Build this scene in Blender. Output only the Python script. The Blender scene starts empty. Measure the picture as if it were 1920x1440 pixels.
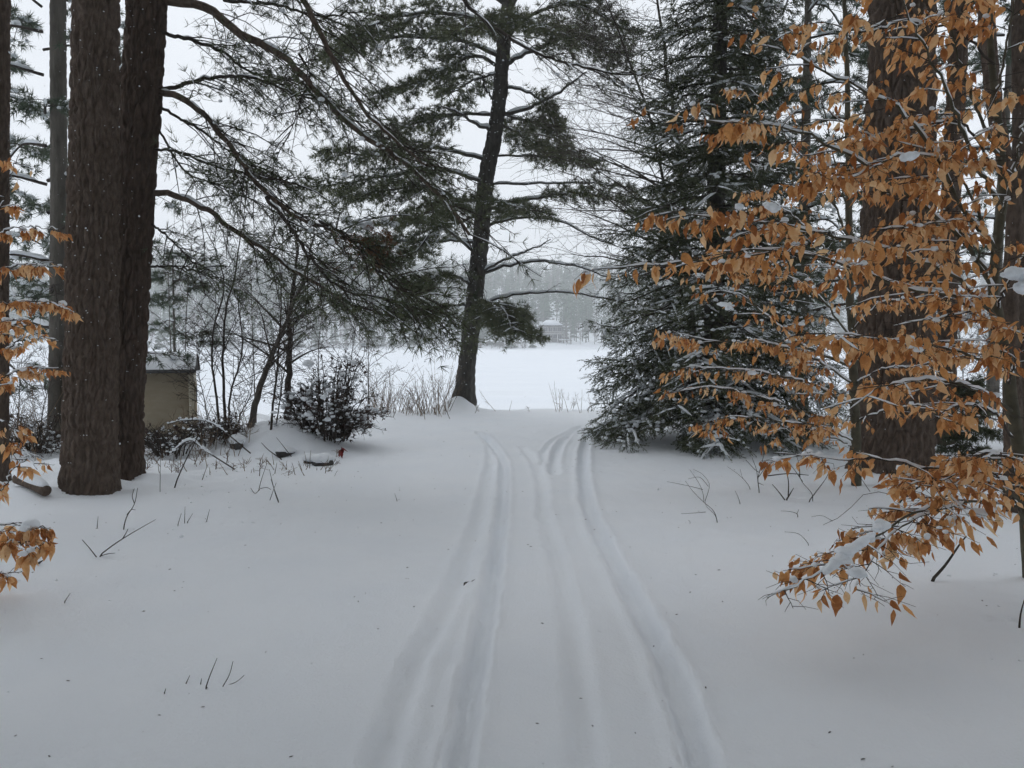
import bpy, math, numpy as np
from mathutils import Matrix, Vector
R = math.radians
rng = np.random.default_rng(7)
scene = bpy.context.scene
col = scene.collection

# ------------------------------------------------------------------ camera
F_PX, HORIZON = 1450.0, 643.0            # focal length and horizon row, in photo pixels (1920 x 1440)
CAM_H = 1.6
PITCH = math.atan((720.0 - HORIZON) / F_PX)
cd = bpy.data.cameras.new('camera')
cd.sensor_width = 36.0
cd.lens = 36.0 * F_PX / 1920.0
cd.clip_start, cd.clip_end = 0.05, 5000.0
cam = bpy.data.objects.new('camera', cd)
cam.location = (0, 0, CAM_H)
cam.rotation_euler = (R(90) - PITCH, 0, 0)
col.objects.link(cam)
scene.camera = cam

# ------------------------------------------------------------------ overcast sky
SUN_EL, SUN_AZ = R(57), R(-14)           # veiled sun, out over the lake
world = bpy.data.worlds.new('World'); scene.world = world
world.use_nodes = True
nt = world.node_tree; nt.nodes.clear()
wo = nt.nodes.new('ShaderNodeOutputWorld')
bg = nt.nodes.new('ShaderNodeBackground'); bg.inputs['Strength'].default_value = 0.10
sky = nt.nodes.new('ShaderNodeTexSky'); sky.sky_type = 'NISHITA'; sky.sun_disc = False
sky.sun_elevation = SUN_EL; sky.sun_rotation = SUN_AZ; sky.dust_density = 4.0
hs = nt.nodes.new('ShaderNodeHueSaturation'); hs.inputs['Saturation'].default_value = 0.25
tcw = nt.nodes.new('ShaderNodeTexCoord')
nz = nt.nodes.new('ShaderNodeTexNoise'); nz.inputs['Scale'].default_value = 2.2; nz.inputs['Detail'].default_value = 4
rp = nt.nodes.new('ShaderNodeValToRGB')
rp.color_ramp.elements[0].position = 0.25; rp.color_ramp.elements[0].color = (8.5, 9.0, 9.6, 1)
rp.color_ramp.elements[1].position = 0.75; rp.color_ramp.elements[1].color = (9.2, 9.6, 10.2, 1)
mx = nt.nodes.new('ShaderNodeMix'); mx.data_type = 'RGBA'; mx.inputs['Factor'].default_value = 0.92
nt.links.new(tcw.outputs['Generated'], nz.inputs['Vector'])
nt.links.new(nz.outputs['Fac'], rp.inputs['Fac'])
nt.links.new(sky.outputs['Color'], hs.inputs['Color'])
nt.links.new(hs.outputs['Color'], mx.inputs['A']); nt.links.new(rp.outputs['Color'], mx.inputs['B'])
nt.links.new(mx.outputs['Result'], bg.inputs['Color']); nt.links.new(bg.outputs['Background'], wo.inputs['Surface'])

sd = bpy.data.lights.new('sun', 'SUN'); sd.energy = 0.5; sd.angle = R(85); sd.color = (1.0, 0.98, 0.95)
so = bpy.data.objects.new('sun', sd); col.objects.link(so)
sdir = Vector((math.sin(SUN_AZ) * math.cos(SUN_EL), math.cos(SUN_AZ) * math.cos(SUN_EL), math.sin(SUN_EL)))
so.rotation_euler = sdir.to_track_quat('Z', 'Y').to_euler(); so.location = (0, 0, 30)

scene.view_settings.view_transform = 'Standard'
scene.view_settings.look = 'None'
scene.view_settings.exposure = 0.02
scene.view_settings.gamma = 1.0
scene.render.engine = 'CYCLES'
cy = scene.cycles
cy.use_denoising = True
cy.max_bounces = 4; cy.diffuse_bounces = 3; cy.glossy_bounces = 2; cy.transmission_bounces = 4
cy.volume_bounces = 2; cy.transparent_max_bounces = 8
cy.use_adaptive_sampling = True; cy.adaptive_threshold = 0.045

# ------------------------------------------------------------------ maths helpers
cp, sp_ = math.cos(PITCH), math.sin(PITCH)
def W(px, py, d):
    """the point seen at photo pixel (px, py) that lies d metres ahead (world y)"""
    u, v = (px - 960.0) / F_PX, (720.0 - py) / F_PX
    dy, dz = cp + v * sp_, -sp_ + v * cp
    t = d / dy
    return np.array([u * t, d, CAM_H + dz * t])
def PX(p):
    """photo pixel of world points (n,3)"""
    p = np.asarray(p, float); x, y, z = p[..., 0], p[..., 1], p[..., 2] - CAM_H
    zc = y * cp - z * sp_; yc = y * sp_ + z * cp
    return 960 + F_PX * x / zc, 720 - F_PX * yc / zc, zc

def _h(ix, iy, iz, s):
    n = (ix * 374761393 + iy * 668265263 + iz * 1274126177 + s * 974634777) & 0x7fffffff
    n = ((n ^ (n >> 13)) * 1274126177) & 0x7fffffff
    n = (n ^ (n >> 16))
    return (n & 0xffff) / 65535.0
def vnoise(p, s=0):
    p = np.asarray(p, float); i = np.floor(p).astype(np.int64); f = p - i; f = f * f * (3 - 2 * f)
    r = 0
    for a in (0, 1):
        wa = f[..., 0] if a else 1 - f[..., 0]
        for b in (0, 1):
            wb = f[..., 1] if b else 1 - f[..., 1]
            for c in (0, 1):
                wc = f[..., 2] if c else 1 - f[..., 2]
                r = r + wa * wb * wc * _h(i[..., 0] + a, i[..., 1] + b, i[..., 2] + c, s)
    return r
def fbm(p, o=3, s=0):
    p = np.asarray(p, float); r = 0; a = 1.0; t = 0
    for k in range(o):
        r = r + a * vnoise(p * 2.0 ** k + 17.3 * k, s + k); t += a; a *= 0.5
    return r / t
def n2(x, y, sc, s=0, o=3):
    return fbm(np.stack([np.asarray(x) / sc, np.asarray(y) / sc, np.zeros_like(np.asarray(x, float)) + 0.37], -1), o, s)
def sstep(a, b, x):
    t = np.clip((np.asarray(x, float) - a) / (b - a), 0, 1); return t * t * (3 - 2 * t)
def norm(v):
    v = np.asarray(v, float); return v / (np.linalg.norm(v, axis=-1, keepdims=True) + 1e-12)
def spline(P, n):
    """Catmull-Rom through P, n even samples"""
    P = np.asarray(P, float)
    Q = np.vstack([2 * P[0] - P[1], P, 2 * P[-1] - P[-2]])
    seg = np.linalg.norm(np.diff(P, axis=0), axis=1); c = np.concatenate([[0], np.cumsum(seg)])
    t = np.linspace(0, c[-1], n); k = np.clip(np.searchsorted(c, t, side='right') - 1, 0, len(P) - 2)
    u = ((t - c[k]) / np.maximum(seg[k], 1e-9))[:, None]
    p0, p1, p2, p3 = Q[k], Q[k + 1], Q[k + 2], Q[k + 3]
    return 0.5 * (2 * p1 + (p2 - p0) * u + (2 * p0 - 5 * p1 + 4 * p2 - p3) * u ** 2 + (3 * p1 - p0 - 3 * p2 + p3) * u ** 3)

class MB:
    """collects vertices and faces of one mesh"""
    def __init__(s): s.V = []; s.T = []; s.Q = []; s.c = []; s.n = 0
    def add(s, V, T=None, Q=None, tint=0.5):
        V = np.asarray(V, float).reshape(-1, 3)
        if len(V) == 0: return s
        s.V.append(V); s.c.append(np.broadcast_to(np.asarray(tint, float), (len(V),)).copy())
        if T is not None and len(T): s.T.append(np.asarray(T).reshape(-1, 3) + s.n)
        if Q is not None and len(Q): s.Q.append(np.asarray(Q).reshape(-1, 4) + s.n)
        s.n += len(V); return s
    def box(s, lo, hi, tint=0.5):
        x0, y0, z0 = lo; x1, y1, z1 = hi
        V = [(x0, y0, z0), (x1, y0, z0), (x1, y1, z0), (x0, y1, z0), (x0, y0, z1), (x1, y0, z1), (x1, y1, z1), (x0, y1, z1)]
        return s.add(V, None, [(0, 3, 2, 1), (4, 5, 6, 7), (0, 1, 5, 4), (1, 2, 6, 5), (2, 3, 7, 6), (3, 0, 4, 7)], tint)
    def mesh(s, name, mat, off=(0, 0, 0), smooth=True):
        me = bpy.data.meshes.new(name)
        V = (np.vstack(s.V) if s.V else np.zeros((0, 3))) - np.asarray(off)
        T = np.vstack(s.T) if s.T else np.zeros((0, 3), int); Q = np.vstack(s.Q) if s.Q else np.zeros((0, 4), int)
        me.vertices.add(len(V)); me.vertices.foreach_set('co', V.astype(np.float32).ravel())
        li = np.concatenate([T.ravel(), Q.ravel()]).astype(np.int32)
        me.loops.add(len(li)); me.loops.foreach_set('vertex_index', li)
        nf = len(T) + len(Q); me.polygons.add(nf)
        ls = np.concatenate([np.arange(len(T)) * 3, len(T) * 3 + np.arange(len(Q)) * 4]).astype(np.int32)
        me.polygons.foreach_set('loop_start', ls)
        if smooth: me.polygons.foreach_set('use_smooth', np.ones(nf, bool))
        a = me.attributes.new('tint', 'FLOAT', 'POINT')
        if len(V): a.data.foreach_set('value', np.concatenate(s.c).astype(np.float32))
        me.update(calc_edges=True); me.materials.append(mat)
        return me

def part(name, mb, mat, root=None, smooth=True, kind=None, label=None, base=None):
    """link one mesh object; under a root its coordinates are taken relative to the root's base"""
    off = (0, 0, 0)
    if root is not None:
        off = tuple(root.get('_base', (0, 0, 0)))
    if base is not None: off = base
    o = bpy.data.objects.new(name, mb.mesh(name, mat, off, smooth)); col.objects.link(o)
    if root is not None: o.parent = root; o['_base'] = list(off)
    elif base is not None: o.location = base
    if kind: o['kind'] = kind
    if label: o['label'] = label
    return o
def thing(name, label, cat, base, group=None):
    o = bpy.data.objects.new(name, None); col.objects.link(o); o.empty_display_size = 0.1
    o.location = tuple(float(v) for v in base); o['_base'] = [float(v) for v in base]
    o['label'] = label; o['category'] = cat
    if group: o['group'] = group
    return o
def tag(o, label, cat, group=None):
    o['label'] = label; o['category'] = cat
    if group: o['group'] = group
    return o

def frames(P):
    T = np.gradient(P, axis=1); T = norm(T)
    m = norm(P[:, -1] - P[:, 0] + 1e-9)
    ref = np.where(np.abs(m[:, 2:3]) > 0.8, np.array([[1.0, 0, 0]]), np.array([[0, 0, 1.0]]))
    N = norm(np.cross(T, ref[:, None, :])); B = np.cross(N, T)
    return T, N, B
def tubes(mb, P, Rr, s=5, tint=0.5):
    """many tubes at once: P (n,k,3), Rr (n,k) or (k,)"""
    P = np.asarray(P, float)
    if P.ndim == 2: P = P[None]
    n, k, _ = P.shape
    if n == 0: return
    Rr = np.broadcast_to(np.asarray(Rr, float), (n, k))
    T, N, B = frames(P)
    a = np.arange(s) * 2 * math.pi / s
    V = P[:, :, None, :] + Rr[:, :, None, None] * (np.cos(a)[None, None, :, None] * N[:, :, None, :] + np.sin(a)[None, None, :, None] * B[:, :, None, :])
    i = np.arange(k - 1)[:, None] * s; j = np.arange(s)[None, :]; j2 = (j + 1) % s
    q = np.stack([i + j, i + j2, i + s + j2, i + s + j], -1).reshape(-1, 4)
    Q = (q[None] + (np.arange(n) * k * s)[:, None, None]).reshape(-1, 4)
    tt = np.repeat(np.broadcast_to(np.asarray(tint, float), (n,)), k * s)
    mb.add(V.reshape(-1, 3), None, Q, tt)
def capped(mb, P, Rr, s=8, tint=0.5):
    """one tube closed at both ends"""
    P = np.asarray(P, float); Rr = np.broadcast_to(np.asarray(Rr, float), (len(P),)).copy()
    d0 = norm(P[0] - P[1]) * 1e-3; d1 = norm(P[-1] - P[-2]) * 1e-3
    tubes(mb, np.vstack([P[0] + d0, P, P[-1] + d1]), np.concatenate([[1e-4], Rr, [1e-4]]), s, tint)
def orient(D, roll=None):
    """rotation matrices (n,3,3) taking z to D"""
    D = norm(D); n = len(D)
    ref = np.where(np.abs(D[:, 2:3]) > 0.95, np.array([[1.0, 0, 0]]), np.array([[0, 0, 1.0]]))
    X = norm(np.cross(ref, D)); Y = np.cross(D, X)
    if roll is None: roll = rng.uniform(0, 2 * math.pi, n)
    c, s = np.cos(roll)[:, None], np.sin(roll)[:, None]
    return np.stack([X * c + Y * s, -X * s + Y * c, D], -1)
def inst(mb, tv, tf, pos, M, sc=1.0, tint=None, quads=False):
    n, m = len(pos), len(tv)
    if n == 0: return
    sc = np.broadcast_to(np.asarray(sc, float), (n,))
    V = np.einsum('nij,mj->nmi', M, tv) * sc[:, None, None] + np.asarray(pos)[:, None, :]
    Fc = (np.asarray(tf)[None] + (np.arange(n) * m)[:, None, None]).reshape(-1, len(tf[0]))
    if tint is None: tint = rng.random(n)
    tt = np.repeat(np.broadcast_to(np.asarray(tint, float), (n,)), m)
    if quads: mb.add(V.reshape(-1, 3), None, Fc, tt)
    else: mb.add(V.reshape(-1, 3), Fc, None, tt)
def fan(n, L, w, ang, seed, zstart=0.0, zspan=0.0, one=False):
    """needle tuft: n thin triangles pointing outwards round +z"""
    r = np.random.default_rng(seed); V = []; T = []
    for i in range(n):
        t = R(ang) * math.sqrt(r.uniform(0.05, 1)); p = r.uniform(0, 6.283)
        d = np.array([math.sin(t) * math.cos(p), math.sin(t) * math.sin(p), math.cos(t)])
        s = norm(np.cross(d, r.normal(size=3))); o = np.array([0, 0, zstart + zspan * i / max(n - 1, 1)])
        l = L * r.uniform(0.7, 1.1)
        if one: V += [o - s * w / 2, o + s * w / 2, o + d * l]; T += [(3 * i, 3 * i + 1, 3 * i + 2)]; continue
        V += [o - s * w / 2, o + s * w / 2, o + d * l * 0.62 + s * w * 0.4, o + d * l]; T += [(4 * i, 4 * i + 1, 4 * i + 2), (4 * i, 4 * i + 2, 4 * i + 3)]
    return np.array(V), np.array(T)
OCT_V = np.array([(1, 0, 0), (0.3, .95, 0), (-.8, .6, 0), (-.8, -.6, 0), (.3, -.95, 0), (0, 0, 1), (0, 0, -.5)], float)
OCT_T = np.array([(0, 1, 5), (1, 2, 5), (2, 3, 5), (3, 4, 5), (4, 0, 5), (1, 0, 6), (2, 1, 6), (3, 2, 6), (4, 3, 6), (0, 4, 6)])
def blob(seed=0, nu=12, nv=7):
    """a lumpy snow dollop of unit size, flat underneath"""
    V = [(0, 0, 0.85)]; T = []; Q = []
    for j in range(1, nv):
        ph = math.pi * j / nv
        for i in range(nu):
            th = 2 * math.pi * i / nu; z = math.cos(ph)
            V.append((math.sin(ph) * math.cos(th), math.sin(ph) * math.sin(th), z * (0.85 if z > 0 else 0.6)))
    V.append((0, 0, -0.6)); V = np.array(V, float)
    V *= (0.45 + 1.0 * fbm(V * 1.5 + seed * 5.1, 3, seed))[:, None]
    T += [(0, 1 + i, 1 + (i + 1) % nu) for i in range(nu)]
    for j in range(nv - 2):
        for i in range(nu):
            a, b = 1 + j * nu + i, 1 + j * nu + (i + 1) % nu
            T += [(a, a + nu, b), (b, a + nu, b + nu)]
    e = len(V) - 1; T += [(e, 1 + (nv - 2) * nu + (i + 1) % nu, 1 + (nv - 2) * nu + i) for i in range(nu)]
    return V, np.array(T)
BLOBS = [blob(k) for k in range(4)]; BLOBS_S = [blob(k, 7, 4) for k in range(4)]
def blobs(mb, pos, sx, sy=None, sz=None):
    pos = np.asarray(pos, float).reshape(-1, 3); n = len(pos)
    if n == 0: return
    sx = np.broadcast_to(sx, (n,)); sy = sx * rng.uniform(.7, 1.1, n) if sy is None else np.broadcast_to(sy, (n,)); sz = sx * rng.uniform(.65, 1, n) if sz is None else np.broadcast_to(sz, (n,))
    for k, (tv, tf) in enumerate(BLOBS if n < 30 else BLOBS_S):
        i = np.arange(n) % 4 == k
        if not i.any(): continue
        a = rng.uniform(0, 6.28, i.sum()); M = np.zeros((i.sum(), 3, 3))
        M[:, 0, 0] = np.cos(a) * sx[i]; M[:, 0, 1] = -np.sin(a) * sy[i]; M[:, 1, 0] = np.sin(a) * sx[i]; M[:, 1, 1] = np.cos(a) * sy[i]; M[:, 2, 2] = sz[i]
        inst(mb, tv, tf, pos[i], M)
def snow_on(mb, P, Rr, cover=0.6, thick=1.0, seed=0, s=6):
    """snow lying along the top of one limb, broken into lengths"""
    n = len(P)
    k = vnoise(np.stack([np.arange(n) * 0.55, np.zeros(n) + seed * 3.7, np.zeros(n)], -1), seed)
    T = np.gradient(P, axis=0); flat = 1 - np.abs(norm(T)[:, 2]) ** 3
    w = Rr * (0.55 + 0.9 * np.clip(k - (1 - cover) * .75, 0, 1)) * flat
    w = np.where(k > 1 - cover, w, 1e-4) * thick
    w[0] = w[-1] = 1e-4
    C = P + np.array([0, 0, 1.0]) * (Rr * 0.75 + w * 0.25)[:, None]
    tubes(mb, C, w, s)

# ------------------------------------------------------------------ materials
def mat(name, c0, c1, scale=8.0, detail=4, rough=0.85, bump=0.0, bscale=60.0, stretch=(1, 1, 1), tint=False, obj_rand=False, spec=0.25, transl=0.0, coords='Object', mid=None):
    m = bpy.data.materials.new(name); m.use_nodes = True; t = m.node_tree; N = t.nodes; L = t.links
    b = N['Principled BSDF']; b.inputs['Roughness'].default_value = rough; b.inputs['Specular IOR Level'].default_value = spec
    tc = N.new('ShaderNodeTexCoord'); mp = N.new('ShaderNodeMapping'); mp.inputs['Scale'].default_value = stretch
    L.new(tc.outputs[coords], mp.inputs['Vector'])
    no = N.new('ShaderNodeTexNoise'); no.inputs['Scale'].default_value = scale; no.inputs['Detail'].default_value = detail
    L.new(mp.outputs['Vector'], no.inputs['Vector'])
    fac = no.outputs['Fac']
    if tint:
        at = N.new('ShaderNodeAttribute'); at.attribute_name = 'tint'
        if obj_rand:
            oi = N.new('ShaderNodeObjectInfo'); ad = N.new('ShaderNodeMath'); ad.operation = 'ADD'
            L.new(at.outputs['Fac'], ad.inputs[0]); L.new(oi.outputs['Random'], ad.inputs[1])
            fr = N.new('ShaderNodeMath'); fr.operation = 'FRACT'; L.new(ad.outputs[0], fr.inputs[0]); src = fr.outputs[0]
        else: src = at.outputs['Fac']
        mm = N.new('ShaderNodeMath'); mm.operation = 'MULTIPLY_ADD'; mm.inputs[1].default_value = 0.6
        m2 = N.new('ShaderNodeMath'); m2.operation = 'MULTIPLY'; m2.inputs[1].default_value = 0.4
        L.new(no.outputs['Fac'], m2.inputs[0]); L.new(src, mm.inputs[0]); L.new(m2.outputs[0], mm.inputs[2]); fac = mm.outputs[0]
    r = N.new('ShaderNodeValToRGB'); r.color_ramp.elements[0].color = (*c0, 1); r.color_ramp.elements[1].color = (*c1, 1)
    r.color_ramp.elements[0].position = 0.22; r.color_ramp.elements[1].position = 0.78
    if mid: e = r.color_ramp.elements.new(.5); e.color = (*mid, 1)
    L.new(fac, r.inputs['Fac']); L.new(r.outputs['Color'], b.inputs['Base Color'])
    if bump:
        n3 = N.new('ShaderNodeTexNoise'); n3.inputs['Scale'].default_value = bscale; n3.inputs['Detail'].default_value = 5
        L.new(mp.outputs['Vector'], n3.inputs['Vector'])
        bp = N.new('ShaderNodeBump'); bp.inputs['Strength'].default_value = bump; bp.inputs['Distance'].default_value = 0.02
        L.new(n3.outputs['Fac'], bp.inputs['Height']); L.new(bp.outputs['Normal'], b.inputs['Normal'])
    if transl:
        tr = N.new('ShaderNodeBsdfTranslucent'); L.new(r.outputs['Color'], tr.inputs['Color'])
        ms = N.new('ShaderNodeMixShader'); ms.inputs['Fac'].default_value = transl
        out = N['Material Output']; L.new(b.outputs['BSDF'], ms.inputs[1]); L.new(tr.outputs['BSDF'], ms.inputs[2]); L.new(ms.outputs['Shader'], out.inputs['Surface'])
    return m
M = {}
M['snow'] = mat('snow', (.86, .90, .95), (.91, .94, .975), 1.5, 5, 0.7, 0.32, 70.0, spec=0.2)
M['snow_lump'] = mat('snow_lump', (.80, .84, .88), (.87, .90, .93), 20, 3, 0.7, 0.25, 90.0, spec=0.2)
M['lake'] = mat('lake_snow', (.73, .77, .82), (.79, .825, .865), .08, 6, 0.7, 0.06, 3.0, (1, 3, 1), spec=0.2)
M['bark'] = mat('pine_bark', (.048, .033, .025), (.165, .125, .098), 24, 8, 0.95, 0.7, 80, (1, 1, .45))
M['bark_red'] = mat('red_pine_bark', (.036, .024, .018), (.125, .090, .070), 24, 8, 0.95, 0.8, 60, (1, 1, .3))
M['bark_grey'] = mat('grey_bark', (.075, .068, .058), (.17, .155, .135), 10, 6, 0.95, 0.6, 45, (1, 1, .3))
M['bark_center'] = mat('scaly_bark', (.035, .032, .028), (.105, .098, .088), 16, 6, 0.95, 0.8, 30, (1, 1, .4))
M['twig'] = mat('twig', (.028, .022, .018), (.07, .058, .048), 12, 3, 0.9)
M['twig_grey'] = mat('twig_grey', (.06, .052, .045), (.13, .115, .10), 12, 3, 0.9)
M['beech_bark'] = mat('beech_bark', (.050, .045, .030), (.115, .105, .072), 18, 4, 0.8, 0.2, 50)
M['needles'] = mat('pine_needles', (.062, .080, .042), (.165, .175, .100), 3, 2, 0.7, tint=True, transl=0.3)
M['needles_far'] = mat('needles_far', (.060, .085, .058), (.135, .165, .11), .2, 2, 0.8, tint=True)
M['needles_dark'] = mat('spruce_needles', (.042, .056, .030), (.130, .142, .082), 3, 2, 0.7, tint=True, transl=0.08)
M['needles_near'] = mat('near_needles', (.050, .066, .036), (.135, .150, .085), 3, 2, 0.7, tint=True, transl=0.12)
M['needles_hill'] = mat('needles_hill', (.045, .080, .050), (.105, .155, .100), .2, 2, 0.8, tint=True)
M['leaf'] = mat('beech_leaf', (.36, .135, .045), (.90, .63, .36), 60, 4, 0.6, 0.3, 120, tint=True, obj_rand=True, transl=0.45, mid=(.74, .37, .135))
M['dead_leaf'] = mat('dead_leaf', (.11, .05, .03), (.24, .12, .06), 26, 3, 0.7, tint=True, transl=0.2)
M['shrub_leaf'] = mat('shrub_leaf', (.030, .018, .016), (.085, .048, .036), 20, 2, 0.7, tint=True)
M['red'] = mat('red_leaf', (.16, .012, .014), (.26, .03, .03), 20, 2, 0.6, tint=True)
M['rock'] = mat('dark_rock', (.03, .03, .03), (.09, .085, .08), 9, 5, 0.9, 0.6, 30)
M['tan'] = mat('tan_board', (.36, .305, .215), (.43, .37, .275), 5, 6, 0.85, 0.15, 40, (1, 1, 2.5))
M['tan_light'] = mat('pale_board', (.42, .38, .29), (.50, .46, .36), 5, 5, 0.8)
M['roof'] = mat('grey_shingle', (.06, .06, .06), (.13, .13, .13), 20, 4, 0.9)
M['glass'] = mat('dark_glass', (.03, .035, .04), (.05, .055, .06), 3, 2, 0.15, spec=0.5)
M['house'] = mat('house_siding', (.13, .12, .11), (.17, .16, .15), 1, 3, 0.85)
M['trim'] = mat('trim', (.42, .42, .42), (.5, .5, .5), 2, 2, 0.7)
M['reed'] = mat('dry_reed', (.10, .07, .05), (.30, .22, .15), 10, 2, 0.9, tint=True)
M['far_bark'] = mat('far_bark', (.07, .065, .06), (.14, .13, .12), .4, 2, 0.9, tint=True)
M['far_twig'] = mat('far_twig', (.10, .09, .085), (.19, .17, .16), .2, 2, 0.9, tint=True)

# ------------------------------------------------------------------ ground
TRACKS = []   # (world polyline, half width, depth)
def flat(px, py):
    d = CAM_H * F_PX / (py - HORIZON); p = W(px, py, d); k = CAM_H / (CAM_H - p[2]); return np.array([p[0] * k, p[1] * k])
def crop(pts):      # points read from an enlarged view of the track area
    return [flat(640 + x * 800 / 1694., 760 + y * 680 / 1440.) for x, y in pts]
def extend(L):
    a = L[0] + (L[0] - L[1]) / np.linalg.norm(L[0] - L[1]) * 4.0; return np.array([a] + L)
TRACKS.append((extend(crop([(165, 1390), (255, 1110), (385, 870), (470, 690), (525, 520), (572, 350), (596, 230), (590, 160), (560, 120), (480, 100)])), .055, .026))
TRACKS.append((extend(crop([(470, 1390), (545, 1000), (595, 750), (620, 560), (648, 350), (645, 230), (610, 165), (580, 130), (540, 110)])), .046, .052))
TRACKS.append((extend(crop([(970, 1390), (945, 1100), (915, 850), (850, 600), (800, 420), (800, 320), (770, 230), (720, 165)])), .055, .020))
TRACKS.append((extend(crop([(1425, 1390), (1305, 1040), (1165, 780), (1050, 560), (978, 400), (960, 280), (962, 190), (985, 110)])), .055, .056))
TRACKS.append((np.array(crop([(845, 280), (842, 230), (862, 170), (905, 115), (950, 85)])), .055, .042))
TRACKS.append((np.array(crop([(805, 240), (800, 190), (835, 145), (930, 88)])), .042, .025))
def tdist(x, y, L):
    best = np.full(x.shape, 9.0); side = np.zeros(x.shape)
    for a, b in zip(L[:-1], L[1:]):
        d = b - a; l2 = d @ d
        t = np.clip(((x - a[0]) * d[0] + (y - a[1]) * d[1]) / l2, 0, 1)
        dx, dy = x - a[0] - t * d[0], y - a[1] - t * d[1]
        r = np.hypot(dx, dy); k = r < best
        side = np.where(k, np.sign(d[0] * dy - d[1] * dx), side); best = np.where(k, r, best)
    return best, side
MOUNDS = [(-4.95, 7.75, .38, .10), (-4.3, 8.7, .4, .03), (4.15, 8.95, .35, .03), (-4.45, 7.9, .75, .02), (-5.6, 8.0, .9, .06), (-1.27, 18.25, .34, .27), (-1.35, 18.0, .8, .10), (4.75, 8.6, .6, .06), (4.9, 8.3, 1.2, .03), (5.4, 5.2, 1.0, .06),
          (-3.35, 11.6, .55, .26), (-2.95, 11.2, .4, .16), (-3.9, 11.9, .5, .2), (-3.7, 12.6, .6, .25), (-2.5, 12.3, .7, .06), (3.2, 12.3, 1.6, .10), (-4.6, 11.4, .5, .12)]
def edge(x):
    return 18.6 - 3.2 * sstep(-3.2, -6.5, x) + (n2(x, x * 0, 2.5, 5) - .5) * 1.0
def ground_h(x, y, fine=True):
    x = np.asarray(x, float); y = np.asarray(y, float)
    h = (n2(x, y, 3.0, 1) - .5) * .10
    h = h + (n2(x, y, .55, 2) - .5) * .03
    rough = sstep(-2.4, -3.6, x) * sstep(7.5, 9.5, y) + .6 * sstep(3.3, 4.3, x) * sstep(6.5, 8, y)
    h = h + rough * ((n2(x, y, .45, 3) - .42) * .27)
    for mx_, my_, r, a in MOUNDS:
        h = h + a * np.exp(-(((x - mx_) ** 2 + (y - my_) ** 2) / r ** 2))
    if fine:
        h = h + (n2(x, y, .09, 13) - .5) * .014 * ((np.abs(x) < 9) & (y < 14))
        pm = (np.abs(x) < 9) & (y < 14); pit = np.zeros_like(h); pit[pm] = np.clip(n2(x[pm], y[pm], .075, 15, 1) - .80, 0, 1) / .2 * np.clip(n2(x[pm], y[pm], 1.1, 17, 2) - .45, 0, 1) / .3
        h = h - .030 * np.clip(pit, 0, 1)
        for L, w, dp in TRACKS:
            m = (np.abs(x) < 6) & (y < 20)
            if not m.any(): continue
            d, s = tdist(x[m], y[m], L)
            wob = .75 + .5 * n2(x[m], y[m], .35, 9)
            d = np.abs(d + (n2(x[m], y[m], .13, 14) - .5) * .055)
            g = -dp * 1.2 * wob * np.exp(-(d / (w * 1.05)) ** 4) + dp * .45 * np.exp(-((d - w * 1.7) / (w * .7)) ** 2) * (0.6 + 0.8 * n2(x[m], y[m], .22, 11))
            g = g + (n2(x[m], y[m], .05, 16) - .5) * .014 * np.exp(-(d / (w * 2.2)) ** 2)
            h = h.copy(); h[m] = h[m] + g
    h = h - 1.35 * sstep(0, 4.2, y - edge(x))
    return h
_lx = np.arange(-40, 40.05, .1); _ly = np.arange(-20, 26.05, .1); _lm = np.meshgrid(_lx, _ly); _lh = ground_h(_lm[0].ravel(), _lm[1].ravel(), False).reshape(_lm[0].shape)
def gh(x, y):
    fx = np.clip((np.asarray(x, float) + 40) / .1, 0, len(_lx) - 1.001); fy = np.clip((np.asarray(y, float) + 20) / .1, 0, len(_ly) - 1.001)
    i, j = fx.astype(int), fy.astype(int); u, v = fx - i, fy - j
    return (_lh[j, i] * (1 - u) + _lh[j, i + 1] * u) * (1 - v) + (_lh[j + 1, i] * (1 - u) + _lh[j + 1, i + 1] * u) * v
def gz(x, y): return float(gh(x, y))
def G(px, py):
    """where the ray through a photo pixel meets the snow"""
    d = max(1.0, CAM_H * F_PX / max(py - HORIZON, 20))
    for _ in range(12):
        p = W(px, py, d); h = gz(p[0], p[1]); d = d * (1 + .8 * ((CAM_H - h) / max(CAM_H - p[2], .05) - 1))
    p = W(px, py, d); p[2] = gz(p[0], p[1]); return p
def axis(segs):
    a = [segs[0][0]]
    for lo, hi, st in segs: a += list(np.arange(lo, hi - 1e-6, st)[1:]) + [hi]
    return np.array(a)
xs = axis([(-70, -24, 2.0), (-24, -9, .25), (-9, -3.2, .07), (-3.2, 3.2, .028), (3.2, 8, .06), (8, 24, .25), (24, 70, 2.0)])
ys = axis([(-45, -6, 2.0), (-6, 1.6, .4), (1.6, 7, .035), (7, 13, .055), (13, 20, .08), (20, 24, .3)])
gx, gy = np.meshgrid(xs, ys)
hz = ground_h(gx.ravel(), gy.ravel())
def gridq(nx, ny):
    i = np.arange(ny - 1)[:, None] * nx + np.arange(nx - 1)[None, :]
    return np.stack([i, i + 1, i + nx + 1, i + nx], -1).reshape(-1, 4)
g = MB().add(np.stack([gx.ravel(), gy.ravel(), hz], -1), None, gridq(len(xs), len(ys)))
go = part('ground', g, M['snow'], kind='structure'); go['label'] = 'snow covered ground with wheel tracks'

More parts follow.
